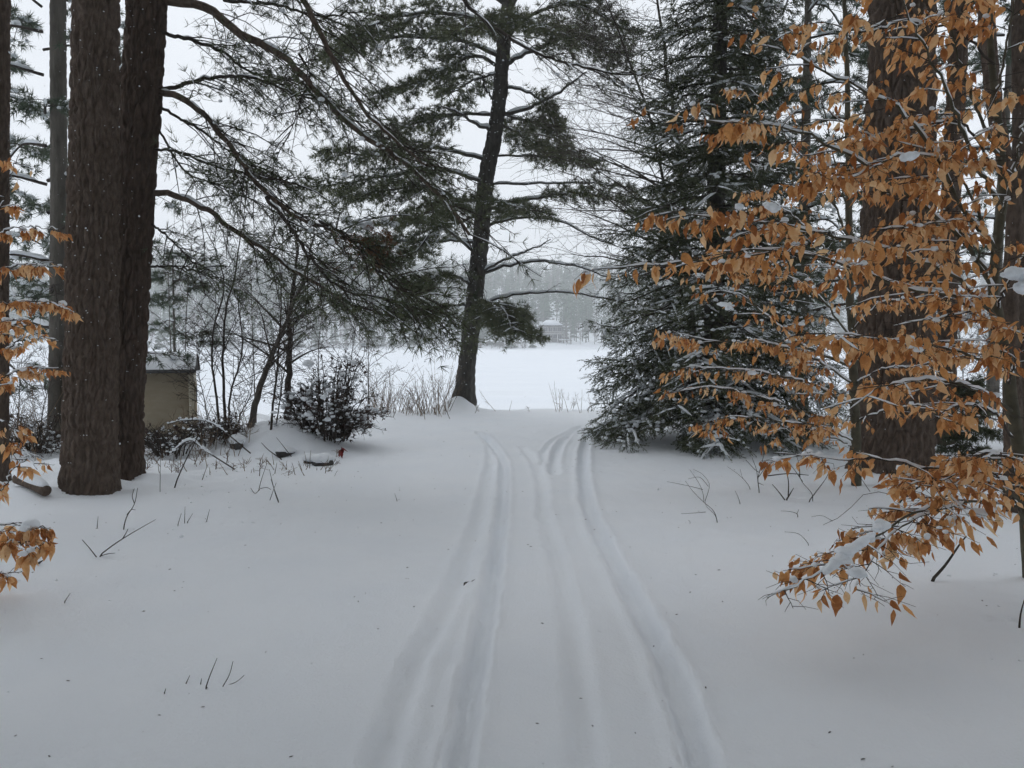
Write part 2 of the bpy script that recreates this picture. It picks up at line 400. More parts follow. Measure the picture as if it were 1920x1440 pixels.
LAKE_Z = -1.0
lx = axis([(-900, -60, 60), (-60, 60, 1.0), (60, 900, 60)])
ly = axis([(14, 60, .5), (60, 120, 3), (120, 340, 12)])
ax_, ay_ = np.meshgrid(lx, ly)
lz = LAKE_Z + (n2(ax_.ravel(), ay_.ravel(), 9, 21) - .5) * .05 * (np.abs(ax_.ravel()) < 60)
ridge = 38.5 + (n2(ax_.ravel(), ay_.ravel() * 0, 8, 22) - .5) * 1.6
lz = lz + .16 * np.exp(-((ay_.ravel() - ridge - 1.0) / .8) ** 2) * (np.abs(ax_.ravel()) < 40) - .10 * np.exp(-((ay_.ravel() - ridge) / .4) ** 2) * (np.abs(ax_.ravel()) < 40)
lk = MB().add(np.stack([ax_.ravel(), ay_.ravel(), lz], -1), None, gridq(len(lx), len(ly)))
lo_ = part('lake', lk, M['lake'], kind='structure'); lo_['label'] = 'frozen lake under smooth snow'

def shore(x): return 312 + (n2(x, np.zeros_like(np.asarray(x, float)), 60, 31) - .5) * 26
def hill_h(x, y):
    x = np.asarray(x, float); y = np.asarray(y, float); d = y - shore(x)
    k = .92 + .3 * n2(x, y * 0, 140, 33)
    return -1.3 + 3.2 * sstep(-2, 16, d) + 4 * sstep(14, 70, d) + 36 * k * sstep(40, 260, d) + (n2(x, y, 30, 34) - .5) * 2 * sstep(10, 40, d)
hx = axis([(-900, -320, 40), (-320, 320, 5), (320, 900, 40)]); hy = axis([(296, 350, 3), (350, 700, 14), (700, 900, 50)])
ax_, ay_ = np.meshgrid(hx, hy)
hl = MB().add(np.stack([ax_.ravel(), ay_.ravel(), hill_h(ax_.ravel(), ay_.ravel())], -1), None, gridq(len(hx), len(hy)))
ho = part('hill', hl, M['lake'], kind='structure'); ho['label'] = 'snowy wooded hill rising behind the far shore'

# ------------------------------------------------------------------ far trees
def far_conifer(seed, H=16.0, wd=.20, bare=.1, spk=9, lay=10):
    r = np.random.default_rng(seed); V = []; T = []
    for l in range(lay):
        t = l / (lay - 1.); z = H * (bare + (1 - bare) * t ** .9); rad = H * wd * (1 - t) ** .8 * r.uniform(.75, 1.15) + .25
        for k in range(spk):
            a = 6.283 * (k + r.uniform(-.4, .4)) / spk; w = rad * .42; c = np.array([math.cos(a), math.sin(a), 0]); s = np.array([-c[1], c[0], 0]); rr = rad * r.uniform(.6, 1.2)
            o = len(V); z0 = z + r.uniform(-.5, .5)
            V += [np.array([0, 0, z0 + H * .05]), c * rr * .6 + s * w + (0, 0, z0 - rr * .1), c * rr * .6 - s * w + (0, 0, z0 - rr * .1), c * rr + (0, 0, z0 - rr * .28)]
            T += [(o, o + 1, o + 2), (o + 1, o + 3, o + 2)]
    return np.array(V), np.array(T)
def far_pine(seed, H=20.0):
    r = np.random.default_rng(seed); V = []; T = []
    for k in range(50):
        t = r.uniform(0, 1); z = H * (.42 + .58 * t); rad = H * .17 * (1 - t) ** .6 * math.sqrt(r.uniform(.1, 1)) + .2; a = r.uniform(0, 6.283)
        c = np.array([math.cos(a) * rad, math.sin(a) * rad, z])
        for q in range(3):
            d = norm(r.normal(size=3) * (1, 1, .35)) * r.uniform(.9, 1.9); e = norm(r.normal(size=3) * (1, 1, .4)) * r.uniform(.4, .9); o = len(V)
            V += [c, c + d, c + d * .5 + e]; T += [(o, o + 1, o + 2)]
    return np.array(V), np.array(T)
def far_bare(seed, H=17.0):
    r = np.random.default_rng(seed); V = []; T = []
    for k in range(80):
        t = r.uniform(.2, 1); z = H * .85 * t; a = r.uniform(0, 6.283); l = H * .22 * (1.15 - t) + .8
        p = np.array([r.normal() * H * .03 * t, r.normal() * H * .03 * t, z]); d = np.array([math.cos(a) * .6, math.sin(a) * .6, r.uniform(.5, 1.1)]) * l
        for q in range(2):
            s = norm(np.cross(d, r.normal(size=3))) * .05; o = len(V); dd = d + r.normal(size=3) * l * .35
            V += [p - s, p + s, p + dd]; T += [(o, o + 1, o + 2)]
    return np.array(V), np.array(T)
def far_trunk(H, r=.16, lean=0.0, frac=.92):
    mb = MB(); tubes(mb, np.array([[0, 0, -.8], [lean * .4, 0, H * .4], [lean, 0, H * frac]]), np.array([r, r * .7, r * .15]), 5); return mb
CON = [far_conifer(50 + k, 16, .17 + .03 * (k % 3), .06) for k in range(4)]
PIN = [far_pine(60 + k) for k in range(4)]
BAR = [far_bare(70 + k) for k in range(3)]
frng = np.random.default_rng(91)
def wood(n, ylo, yhi, kinds, xr=330):
    nb, bb = MB(), MB()
    x = frng.uniform(-xr, xr, n); y = shore(x) + ylo + (yhi - ylo) * frng.random(n) ** .8
    z = hill_h(x, y); kk = frng.random(n); tc = MB()
    for i in range(n):
        s = frng.uniform(.65, 1.25); a = frng.uniform(0, 6.28); Mz = np.array([[[math.cos(a), -math.sin(a), 0], [math.sin(a), math.cos(a), 0], [0, 0, 1]]])
        p = np.array([[x[i], y[i], z[i] - .3]])
        if kk[i] < kinds[0]: inst(nb, *CON[i % 4], p, Mz, s, frng.random(1))
        elif kk[i] < kinds[1]: inst(nb, *PIN[i % 4], p, Mz, s, frng.random(1)); tubes(bb, p[0] + np.array([[0, 0, 0], [0, 0, 8 * s], [0, 0, 17 * s]]), [.22, .17, .05], 3, frng.random())
        else: inst(bb, *BAR[i % 3], p, Mz, s, frng.random(1)); tubes(bb, p[0] + np.array([[0, 0, 0], [0, 0, 8 * s], [0, 0, 15 * s]]), [.18, .12, .04], 3, frng.random())
    return nb, bb
nb, bb = wood(3600, 24, 330, (.36, .74))
bm_ = MB(); n = 900; x = frng.uniform(-330, 330, n); x = x[(x < 7) | (x > 48)]; n = len(x); yv = shore(x) + frng.uniform(-1, 9, n)
Mz = orient(np.tile([[0, 0, 1.0]], (n, 1))); inst(bm_, BAR[1][0] * (1.3, 1.3, .75), BAR[1][1], np.stack([x, yv, hill_h(x, yv)], -1), Mz, frng.uniform(.14, .32, n))
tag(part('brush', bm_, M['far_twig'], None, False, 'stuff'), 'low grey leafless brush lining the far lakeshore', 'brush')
f = thing('forest', 'hazy evergreen and bare wood covering the hill across the lake', 'forest', (0, 400, 5)); f['kind'] = 'stuff'
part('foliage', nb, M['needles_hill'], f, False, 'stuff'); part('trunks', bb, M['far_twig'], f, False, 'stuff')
# single trees along the far shore
def shore_tree(name, tpl, mt, H, tr, spots, label, cat, grp):
    me = None
    mc = MB().add(tpl[0], tpl[1], None, .5).mesh('crown', mt, smooth=False); mtk = far_trunk(H, tr).mesh('trunk', M['far_bark'])
    for (px, dd, s) in spots:
        d = 312 + dd; x = (px - 960) / F_PX * d; y = float(shore(np.array([x]))[0]) + dd; x = (px - 960) / F_PX * y
        r = thing(name, label, cat, (x, y, float(hill_h(np.array([x]), np.array([y]))[0]) - .1), grp)
        r.scale = (s, s, s * frng.uniform(.9, 1.1)); r.rotation_euler.z = frng.uniform(0, 6.28)
        for nm, m_ in (('crown', mc), ('trunk', mtk)):
            o = bpy.data.objects.new(nm, m_); col.objects.link(o); o.parent = r
sp1 = [(px + frng.uniform(-6, 6), frng.uniform(4, 14), frng.uniform(.45, .95)) for px in list(range(600, 800, 17)) + [905, 925, 938, 955, 968, 985, 1004] + list(range(300, 590, 26)) + [1145, 1160, 1180, 1690, 1790, 1830, 1850]]
shore_tree('shore_spruce', CON[1], M['needles_hill'], 16, .15, sp1, 'dark pointed spruce standing on the far lakeshore', 'spruce', 'pointed spruces on the far shore')
sp2 = [(px + frng.uniform(-4, 4), frng.uniform(10, 30), frng.uniform(.75, 1.1)) for px in [1052, 1060, 1068, 1075, 1083, 1092, 1098, 1106, 1114, 1122, 1131, 1140, 640, 655, 676, 700, 722, 742, 760, 810, 990, 975, 330, 380, 420]]
shore_tree('shore_pine', PIN[0], M['needles_hill'], 20, .24, sp2, 'tall bare-stemmed pine with a high crown on the far lakeshore', 'pine', 'bare-stemmed pines on the far shore')
sp3 = [(px + frng.uniform(-6, 6), frng.uniform(2, 22), frng.uniform(.5, .9)) for px in list(range(610, 800, 24)) + [1060, 1090, 1110, 1126, 1150] + list(range(290, 600, 36))]
shore_tree('shore_bare_tree', BAR[0], M['far_twig'], 15, .14, sp3, 'leafless grey tree on the far lakeshore', 'bare tree', 'leafless trees on the far shore')

# houses over the lake
def far_house(px, dd, w, dp, st, label, ground_up=1.2, porch=True):
    y = 312 + dd; x = (px - 960) / F_PX * y; y = float(shore(np.array([x]))[0]) + dd
    z = float(hill_h(np.array([x]), np.array([y]))[0])
    H = 2.9 * st + ground_up
    r = thing('lake_house' if st > 1 else 'cabin', label, 'house', (x, y, z))
    r['_base'] = [0, 0, 0]
    part('wall', MB().box((-w / 2, -dp / 2, -1), (w / 2, dp / 2, H)), M['house'], r, False)
    rf = MB(); o = .7; e = H + .02; t = H + w * .30
    V = [(-w / 2 - o, -dp / 2 - o, e), (w / 2 + o, -dp / 2 - o, e), (w / 2 + o, dp / 2 + o, e), (-w / 2 - o, dp / 2 + o, e), (-w * .22, 0, t), (w * .22, 0, t)]
    rf.add(V, [(1, 2, 5), (3, 0, 4)], [(0, 1, 5, 4), (2, 3, 4, 5), (0, 3, 2, 1)]); ro = part('roof', rf, M['roof'], r, False)
    sv = MB(); V2 = np.array(V) * (.98, .98, 1) + (0, 0, .06); V2[4:, 2] += .25; V3 = V2.copy(); V3[:4, 2] += .28
    sv.add(V3, [(1, 2, 5), (3, 0, 4)], [(0, 1, 5, 4), (2, 3, 4, 5), (0, 3, 2, 1)]); part('snow', sv, M['lake'], ro, False)
    part('chimney', MB().box((w * .12, .4, H + .5), (w * .12 + .8, 1.2, t + .9)), M['rock'], ro, False)
    for s in range(st):
        nw = 4 if st > 1 else 3
        for k in range(nw):
            cx = -w / 2 + w * (k + .5) / nw; z0 = ground_up + s * 2.9 + .7
            wi = part('window', MB().box((cx - .75, -dp / 2 - .04, z0), (cx + .75, -dp / 2 - .01, z0 + 1.6)), M['glass'], r, False)
            fr = MB()
            for lo, hi in (((cx - .85, z0 - .1), (cx - .75, z0 + 1.7)), ((cx + .75, z0 - .1), (cx + .85, z0 + 1.7)), ((cx - .75, z0 + 1.6), (cx + .75, z0 + 1.7)), ((cx - .75, z0 - .1), (cx + .75, z0)), ((cx - .04, z0), (cx + .04, z0 + 1.6))):
                fr.box((lo[0], -dp / 2 - .09, lo[1]), (hi[0], -dp / 2 - .05, hi[1]))
            part('frame', fr, M['trim'], wi, False)
    if porch:
        dz = ground_up + 2.5 if st > 1 else ground_up - .2
        part('deck', MB().box((-w / 2 - .4, -dp / 2 - 2.6, dz), (w / 2 + .4, -dp / 2 - .1, dz + .22)), M['trim'], r, False)
        ra = MB().box((-w / 2 - .4, -dp / 2 - 2.6, dz + 1.0), (w / 2 + .4, -dp / 2 - 2.5, dz + 1.1))
        for k in range(17): xx = -w / 2 - .35 + (w + .7) * k / 16.; ra.box((xx - .03, -dp / 2 - 2.58, dz + .22), (xx + .03, -dp / 2 - 2.52, dz + 1.0))
        part('railing', ra, M['trim'], r, False)
        for k in range(4):
            xx = -w / 2 - .2 + (w + .4) * k / 3.
            part('post', MB().box((xx - .12, -dp / 2 - 2.5, -1.5), (xx + .12, -dp / 2 - 2.25, dz - .01)), M['trim'], r, False)
    return r
h1 = far_house(1031, 19, 8.0, 7.0, 2, 'two storey house with snowy roof and deck across the lake', 0.8)
h1.rotation_euler.z = R(12)
h2 = far_house(786, 15, 6.5, 6.0, 1, 'low cabin with snowy roof among trees on the far shore', .5); h2.rotation_euler.z = R(-8)
y = 320; x = (1060 - 960) / F_PX * y; dk = thing('dock', 'dock section pulled ashore below the two storey lake house', 'dock', (x, y, float(hill_h(np.array([x]), np.array([y]))[0]))); dk['_base'] = [0, 0, 0]
part('deck', MB().box((-2.7, -.9, .95), (2.7, .9, 1.15)), M['house'], dk, False)
part('snow', MB().box((-2.65, -.85, 1.151), (2.65, .85, 1.45)), M['lake'], dk, False)
for k in (-2.4, -.8, .8, 2.4):
    for s in (-.75, .75): part('leg', MB().box((k - .08, s - .08, -.5), (k + .08, s + .08, .949)), M['house'], dk, False)

# ------------------------------------------------------------------ tree builders
def worley(q, seed):
    i = np.floor(q).astype(np.int64); f1 = np.full(q.shape[:-1], 9.0); f2 = f1.copy(); idv = np.zeros(q.shape[:-1])
    for a in (-1, 0, 1):
        for b in (-1, 0, 1):
            for c in (-1, 0, 1):
                x, y, z = i[..., 0] + a, i[..., 1] + b, i[..., 2] + c
                d = (x + _h(x, y, z, seed) - q[..., 0]) ** 2 + (y + _h(x, y, z, seed + 1) - q[..., 1]) ** 2 + (z + _h(x, y, z, seed + 2) - q[..., 2]) ** 2
                nw = d < f1; f2 = np.where(nw, f1, np.minimum(f2, d)); idv = np.where(nw, _h(x, y, z, seed + 3), idv); f1 = np.where(nw, d, f1)
    return np.sqrt(f1), np.sqrt(f2), idv
def bark_trunk(pts, rad, nseg, zs_rows, amp, sc, seed, flare=0.0, zbase=0.0):
    """trunk with real bark ridges; pts spline points, zs_rows parameter values 0..1"""
    P = spline(pts, 400); t = np.linspace(0, 1, 400)
    C = np.stack([np.interp(zs_rows, t, P[:, k]) for k in range(3)], -1)
    Rr = np.interp(zs_rows, np.linspace(0, 1, len(rad)), rad)
    a = np.arange(nseg) * 2 * math.pi / nseg
    z = C[:, 2] - zbase
    fl = 1 + flare * np.exp(-np.clip(z, 0, 9) / .28)
    lob = 1 + flare * .45 * np.exp(-np.clip(z, 0, 9)[:, None] / .4) * np.cos(a[None] * 5 + seed)
    base = Rr[:, None] * fl[:, None] * lob
    cx = np.cos(a)[None] * base; cy_ = np.sin(a)[None] * base
    q = np.stack([cx / sc, cy_ / sc, np.broadcast_to(z[:, None], cx.shape) / (sc * 3.2)], -1)
    q = q + (fbm(q * .5, 2, seed + 3)[..., None] - .5) * .9
    f1, f2, idv = worley(q, seed); crack = np.clip(1 - (f2 - f1) / .38, 0, 1)
    dsp = -amp * crack ** 1.3 + amp * .55 * (idv - .5) + amp * .5 * (vnoise(q * 2.7 + 9, seed + 1) - .5) + amp * .6 * (fbm(q * .3, 2, seed + 7) - .5)
    rr = base + dsp
    V = np.stack([C[:, 0:1] + np.cos(a)[None] * rr, C[:, 1:2] + np.sin(a)[None] * rr, np.broadcast_to(C[:, 2:3], rr.shape)], -1)
    k = len(zs_rows); i = np.arange(k - 1)[:, None] * nseg; j = np.arange(nseg)[None]; j2 = (j + 1) % nseg
    return MB().add(V.reshape(-1, 3), None, np.stack([i + j, i + j2, i + nseg + j2, i + nseg + j], -1).reshape(-1, 4), np.clip(n_flat(dsp, amp), 0, 1))
def n_flat(d, amp): return (.5 + d / (amp * 4)).ravel()
def rows(hvis, htot, step):
    a = np.arange(0, hvis, step); b = np.linspace(hvis, htot, 14); return np.concatenate([a, b]) / htot

TUFT = [fan(12, .11, .0055, 62, 200 + k) for k in range(4)]
TUFT_MID = [fan(10, .13, .014, 66, 210 + k, one=True) for k in range(4)]
FINGER = []
for k in range(4):
    v1, t1 = fan(12, .030, .0105, 56, 220 + k, 0.0, .105, True); FINGER.append((v1, t1))
CLUMP = [fan(9, .55, .12, 80, 230 + k) for k in range(3)]

def grow(limb, nsub, L0, L1, start, ang, droop, ntw, twl, r, tuft_t=(.45, .75, 1.0), fwd=.0, updir=.25, flat_=.35, sub_pts=5, curl=0.0, jit=.016):
    """side shoots of a limb.  returns sub paths (n,k,3), twig paths (m,3,3), tuft positions and directions"""
    limb = np.asarray(limb); k = len(limb)
    t = start + (1 - start) * (np.arange(nsub) + r.uniform(0, 1, nsub)) / nsub
    f = t * (k - 1); i = np.clip(f.astype(int), 0, k - 2); u = (f - i)[:, None]
    O = limb[i] * (1 - u) + limb[i + 1] * u; T = norm(limb[i + 1] - limb[i])
    side = np.where(np.arange(nsub) % 2 == 0, 1, -1)
    up = np.array([0, 0, 1.0]); S = norm(np.cross(T, up)) * side[:, None]
    a = R(ang) * r.uniform(.7, 1.3, nsub)
    D = T * np.cos(a)[:, None] + S * np.sin(a)[:, None]; D[:, 2] = D[:, 2] * .6 + r.normal(0, flat_ * .5, nsub) + fwd; D = norm(D)
    L = (L0 + (L1 - L0) * (t - start) / (1 - start + 1e-9)) * r.uniform(.65, 1.2, nsub)
    tt = np.linspace(0, 1, sub_pts)
    P = O[:, None] + D[:, None] * (L[:, None] * tt)[:, :, None]
    P[:, :, 2] -= droop * L[:, None] * tt ** 2 - curl * L[:, None] * tt ** 4
    P += r.normal(0, jit, P.shape) * (L[:, None] * tt)[:, :, None]
    # twigs
    m = nsub * ntw
    si = np.repeat(np.arange(nsub), ntw); ft = np.tile((np.arange(ntw) + .5) / ntw, nsub) * .85 + .15 + r.uniform(-.05, .05, m)
    ft = np.clip(ft, .05, 1); ff = ft * (sub_pts - 1); ii = np.clip(ff.astype(int), 0, sub_pts - 2); uu = (ff - ii)[:, None]
    O2 = P[si, ii] * (1 - uu) + P[si, ii + 1] * uu; T2 = norm(P[si, ii + 1] - P[si, ii])
    sd2 = np.where(np.arange(m) % 2 == 0, 1, -1); S2 = norm(np.cross(T2, up)) * sd2[:, None]
    a2 = r.uniform(R(25), R(60), m)
    D2 = T2 * np.cos(a2)[:, None] + S2 * np.sin(a2)[:, None]; D2[:, 2] += r.normal(0, flat_, m); D2 = norm(D2)
    L2 = twl * r.uniform(.5, 1.2, m) * (1.15 - .5 * ft)
    t3 = np.linspace(0, 1, 3); P2 = O2[:, None] + D2[:, None] * (L2[:, None] * t3)[:, :, None]; P2[:, :, 2] -= (droop * .35 * L2)[:, None] * t3 ** 2; P2[:, 1] += r.normal(0, .07, (m, 3)) * L2[:, None]; P2[:, 2] += r.normal(0, .12, (m, 3)) * L2[:, None]
    tp = []; td = []
    for q in tuft_t:
        tp.append(P2[:, 0] * (1 - q) + P2[:, 2] * q); dd = norm(P2[:, 2] - P2[:, 0]); dd = dd + (0, 0, updir); td.append(dd)
    for q in (.7, .85, 1.0):
        jj = int(round(q * (sub_pts - 1))); tp.append(P[:, jj]); td.append(norm(P[:, jj] - P[:, jj - 1]) + (0, 0, updir))
    return P, P2, np.vstack(tp), norm(np.vstack(td) + r.normal(0, .22, (len(tp) and sum(len(q) for q in td), 3)))
def tufts(mb, tpls, pos, D, sc, r):
    s = sc * r.uniform(.75, 1.2, len(pos)); tint = np.clip(r.normal(.5, .22, len(pos)), 0, 1)
    for k, (tv, tf) in enumerate(tpls):
        i = np.arange(len(pos)) % len(tpls) == k
        inst(mb, tv, tf, pos[i], orient(D[i]), s[i], tint[i])
def px_limb(pts, d0, d1, n=24):
    m = len(pts); c = np.concatenate([[0], np.cumsum(np.hypot(*np.diff(np.array(pts, float), axis=0).T))]); c /= c[-1]
    return spline(np.array([W(p[0], p[1], d0 + (d1 - d0) * c[k]) for k, p in enumerate(pts)]), n)
def high_crown(root, r, x, y, z0, z1, rad, n, mt):
    """the part of a forest pine's crown above the picture"""
    t = r.random(n); z = z0 + (z1 - z0) * t; rr = rad * (1 - .75 * t) * np.sqrt(r.random(n)); a = r.uniform(0, 6.283, n)
    mb = MB(); pos = np.stack([x + np.cos(a) * rr, y + np.sin(a) * rr, z], -1); D = np.stack([np.cos(a), np.sin(a), r.normal(.1, .4, n)], -1)
    tufts(mb, CLUMP, pos, D, 1.0, r); part('crown', mb, mt, root, False)

# ------------------------------------------------------------------ centre pine on the bank
r = np.random.default_rng(11)
CD = 18.5
base = W(868, 762, CD); base[2] = gz(base[0], base[1])
tr = thing('pine_tree', 'leaning snow dusted pine standing alone on the lake bank', 'pine', base)
tp = [W(*p, CD) for p in [(862, 790), (868, 750), (876, 680), (884, 610), (893, 530), (902, 450), (905, 410), (912, 330), (926, 260), (937, 180), (943, 100), (952, 0), (958, -120), (962, -260), (965, -420)]]
part('trunk', bark_trunk(tp, [.235, .215, .21, .205, .20, .195, .18, .165, .15, .13, .11, .08, .03], 64, rows(9.5, 14.2, .035), .028, .07, 5, .38, base[2]), M['bark_center'], tr)
# snow plastered on the trunk's windward side
sb = MB(); n = 300; q = r.random(n) ** 1.4; TP = spline(tp, 200); idx = (q * 110 + 4).astype(int); a = r.uniform(-3.3, -.9, n)
blobs(sb, TP[idx] + np.stack([np.cos(a) * .213, np.sin(a) * .213, r.normal(0, .02, n)], -1) * (1 - .25 * q)[:, None] * (1, 1, 1), r.uniform(.005, .018, n)); part('snow', sb, M['snow_lump'], tr, kind='stuff')
LIMBS = [ # pixel path from the trunk outwards, depth at tip, radius, foliage: (subs, length, start) or None
 ([(905, 568), (970, 552), (1070, 548), (1180, 572), (1240, 590)], 17.3, .035, None),
 ([(908, 512), (960, 497), (1010, 490), (1090, 502), (1180, 535)], 17.6, .040, None),
 ([(905, 508), (950, 485), (1000, 466), (1030, 449)], 17.2, .035, None),
 ([(918, 422), (960, 410), (1000, 408), (1060, 418), (1120, 450), (1150, 456)], 17.6, .038, None),
 ([(915, 392), (990, 375), (1080, 362), (1160, 378), (1200, 400)], 17.4, .045, (12, .5, .3)),
 ([(925, 345), (1000, 345), (1090, 343), (1190, 352)], 18.8, .03, (6, .3, .4)),
 ([(932, 292), (990, 291), (1060, 297), (1120, 307)], 18.9, .03, (12, .5, .25)),
 ([(941, 216), (990, 203), (1040, 178), (1085, 145), (1100, 135)], 17.6, .05, None),
 ([(945, 160), (985, 172), (1020, 195), (1050, 260)], 18.2, .035, (14, .6, .3)),
 ([(948, 120), (1010, 90), (1080, 70), (1160, 100)], 17.8, .05, (22, .95, .25)),
 ([(948, 70), (1010, 20), (1090, 10), (1180, 60)], 18.6, .05, (22, .95, .25)),
 ([(950, 30), (1000, -50), (1090, -90), (1190, -60)], 17.6, .05, (20, .9, .25)),
 ([(880, 570), (840, 574), (790, 575), (740, 582)], 17.4, .035, (10, .5, .3)),
 ([(885, 535), (862, 520), (838, 517), (800, 526), (760, 535)], 17.2, .045, (13, .6, .3)),
 ([(885, 535), (872, 505), (868, 495), (875, 500)], 18.0, .03, None),
 ([(898, 480), (850, 440), (820, 425), (780, 470), (700, 495)], 17.0, .04, (15, .75, .3)),
 ([(893, 455), (850, 452), (810, 455), (760, 452), (690, 450)], 18.4, .04, (16, .8, .3)),
 ([(905, 412), (870, 392), (835, 362), (800, 350), (740, 355), (640, 370)], 17.4, .05, (24, 1.0, .2)),
 ([(908, 345), (860, 325), (810, 318), (720, 330), (600, 352)], 18.2, .045, (24, 1.0, .2)),
 ([(915, 300), (870, 290), (800, 275), (700, 290), (612, 285)], 17.2, .045, (24, .85, .2)),
 ([(922, 245), (885, 228), (850, 206), (820, 198)], 16.9, .045, None),
 ([(922, 215), (860, 215), (800, 225), (730, 250)], 18.4, .04, (20, .85, .2)),
 ([(925, 190), (908, 160), (905, 122)], 18.2, .03, None),
 ([(935, 125), (895, 103), (850, 120), (800, 150), (720, 170)], 17.6, .045, (22, .9, .2)),
 ([(942, 110), (880, 80), (800, 70), (700, 75), (610, 110)], 18.0, .05, (30, 1.0, .15)),
 ([(945, 60), (870, 30), (780, 25), (690, 50), (640, 90)], 17.0, .05, (28, 1.0, .15)),
 ([(950, 10), (880, -40), (780, -60), (680, -20)], 18.0, .05, (24, 1.0, .15)),
 ([(900, 585), (925, 590), (950, 600), (985, 625)], 17.2, .03, (20, .65, .1)),
 ([(895, 560), (930, 570), (950, 590), (960, 620)], 16.8, .03, (18, .65, .15)),
 ([(938, 230), (970, 250), (1010, 270), (1060, 280)], 17.0, .035, (16, .7, .2)),
 ([(912, 370), (930, 375), (960, 385), (1000, 395)], 16.6, .03, (16, .75, .15)),
 ([(905, 380), (880, 375), (850, 380), (800, 400)], 16.4, .035, (18, .8, .15)),
 ([(905, 400), (850, 420), (790, 410), (720, 420)], 19.6, .035, (16, .8, .2)),
 ([(930, 200), (960, 220), (1000, 230), (1030, 235)], 19.8, .035, (16, .8, .2)),
 ([(945, 90), (960, 60), (990, 40), (1040, 60)], 16.4, .035, (18, .85, .15)),
 ([(945, 80), (930, 50), (900, 40), (860, 60)], 16.2, .035, (18, .85, .15)),
 ([(945, 140), (925, 140), (890, 150), (840, 180)], 20.0, .035, (16, .8, .2)),
]
twb, ndl, snw = MB(), MB(), MB()
for k, (pp, dt, rr, fol) in enumerate(LIMBS):
    L = px_limb(pp, CD, dt, 22); L[1:] += r.normal(0, .012, (21, 3)); R_ = np.linspace(rr, rr * .28, 22)
    mb = MB(); tubes(mb, L, R_, 6); bo = part('branch', mb, M['bark_center'], tr)
    sm = MB(); snow_on(sm, L, R_ * 1.15, .72, 1.0, k); part('snow', sm, M['snow_lump'], bo)
    if fol:
        P, P2, tpz, tdz = grow(L, int(fol[0] * 1.7), fol[1] * 1.1, fol[1] * .65, fol[2], 55, .22, 7, .28, r, updir=.35)
        q_ = r.random(len(P)) < .45; tubes(snw, P[q_] + (0, 0, .012), np.array([.001, .015, .012, .010, .001])[None] * r.uniform(.5, 1.4, (q_.sum(), 1)), 4)
        tubes(twb, P, np.linspace(.011, .004, 5)[None], 3); tubes(twb, P2, np.array([.004, .003, .002]), 3)
        tufts(ndl, TUFT_MID, tpz, tdz, 1.0, r)
        i = r.random(len(tpz)) < .075; blobs(snw, tpz[i] + (0, 0, .015), r.uniform(.012, .036, i.sum()))
    else:
        P, P2, tpz, tdz = grow(L, 9, .55, .3, .35, 40, .1, 4, .2, r)
        tubes(twb, P, np.linspace(.008, .003, 5)[None], 3); tubes(twb, P2, np.array([.004, .003, .002]), 3)
part('twigs', twb, M['twig'], tr, kind='stuff'); part('foliage', ndl, M['needles'], tr, False, 'stuff'); part('snow', snw, M['snow_lump'], tr, kind='stuff')
print('centre pine', ndl.n)

# ------------------------------------------------------------------ big near trunks
def big_pine(name_label, bpx, d, tops, rad, nseg, amp, sc, seed, flare, hv=6.5, ht=19.0, step=.022, mt='bark', crown=None):
    b = W(bpx[0], bpx[1], d); b[2] = gz(b[0], b[1])
    root = thing('pine_tree', name_label, 'pine', b)
    p0 = b.copy(); p0[2] -= .35
    pts = [p0] + [W(p[0], p[1], d) for p in tops]
    v = pts[-1] - pts[-2]; v = v / v[2]
    while pts[-1][2] < ht: pts.append(pts[-1] + v * 3.0 * (1, 1, 1))
    part('trunk', bark_trunk(pts, rad, nseg, rows(hv, pts[-1][2] - p0[2], step), amp, sc, seed, flare, b[2]), M[mt], root)
    if crown: high_crown(root, np.random.default_rng(seed + 100), b[0], b[1], *crown, M['needles_near'])
    return root, pts
rA, pA = big_pine('thick brown pine trunk in front of its twin, left of the path', (166, 925), 8.1, [(171, 700), (176, 400), (179, 100), (180, -100)],
                  [.275, .252, .222, .212, .205, .19, .16, .1, .04], 210, .034, .056, 21, .13, crown=(13, 19, 2.2, 220))
rB, pB = big_pine('brown pine trunk leaning right behind its thicker twin, left of the path', (222, 905), 8.9, [(231, 700), (249, 400), (270, 100), (281, -100)],
                  [.24, .232, .218, .210, .2, .19, .15, .1, .04], 180, .034, .056, 22, .13, mt='bark_red', crown=(13, 18, 2.0, 200))
rE, pE = big_pine('massive dark furrowed pine trunk behind the orange beech leaves', (1672, 893), 9.3, [(1677, 700), (1685, 400), (1691, 100), (1694, -100)],
                  [.45, .42, .365, .33, .31, .29, .24, .15, .05], 230, .050, .078, 23, .12, crown=(11, 21, 3.0, 450))
rC, pC = big_pine('slender grey trunk behind and left of the twin pines', (104, 835), 12.6, [(107, 700), (110, 400), (109, 100), (108, -100)],
                  [.13, .125, .125, .12, .12, .11, .09, .05, .02], 60, .012, .03, 24, .2, hv=7.5, ht=15, step=.05, mt='bark_grey')
rD, pD = big_pine('dark trunk cut off by the photo at its left edge', (-12, 905), 8.8, [(-10, 700), (-9, 400), (-7, 100), (-6, -100)],
                  [.15, .14, .135, .13, .13, .12, .1, .06, .02], 90, .012, .03, 25, .15, step=.03, crown=(10, 16, 2.2, 200))
rE2, pE2 = big_pine('grey brown trunk showing just right of the massive trunk', (1772, 815), 12.2, [(1775, 680), (1782, 400), (1796, 100), (1802, -100)],
                  [.15, .145, .14, .14, .13, .12, .1, .06, .03], 100, .018, .045, 26, .12, hv=7.5, step=.04, crown=(9, 17, 2.4, 300))
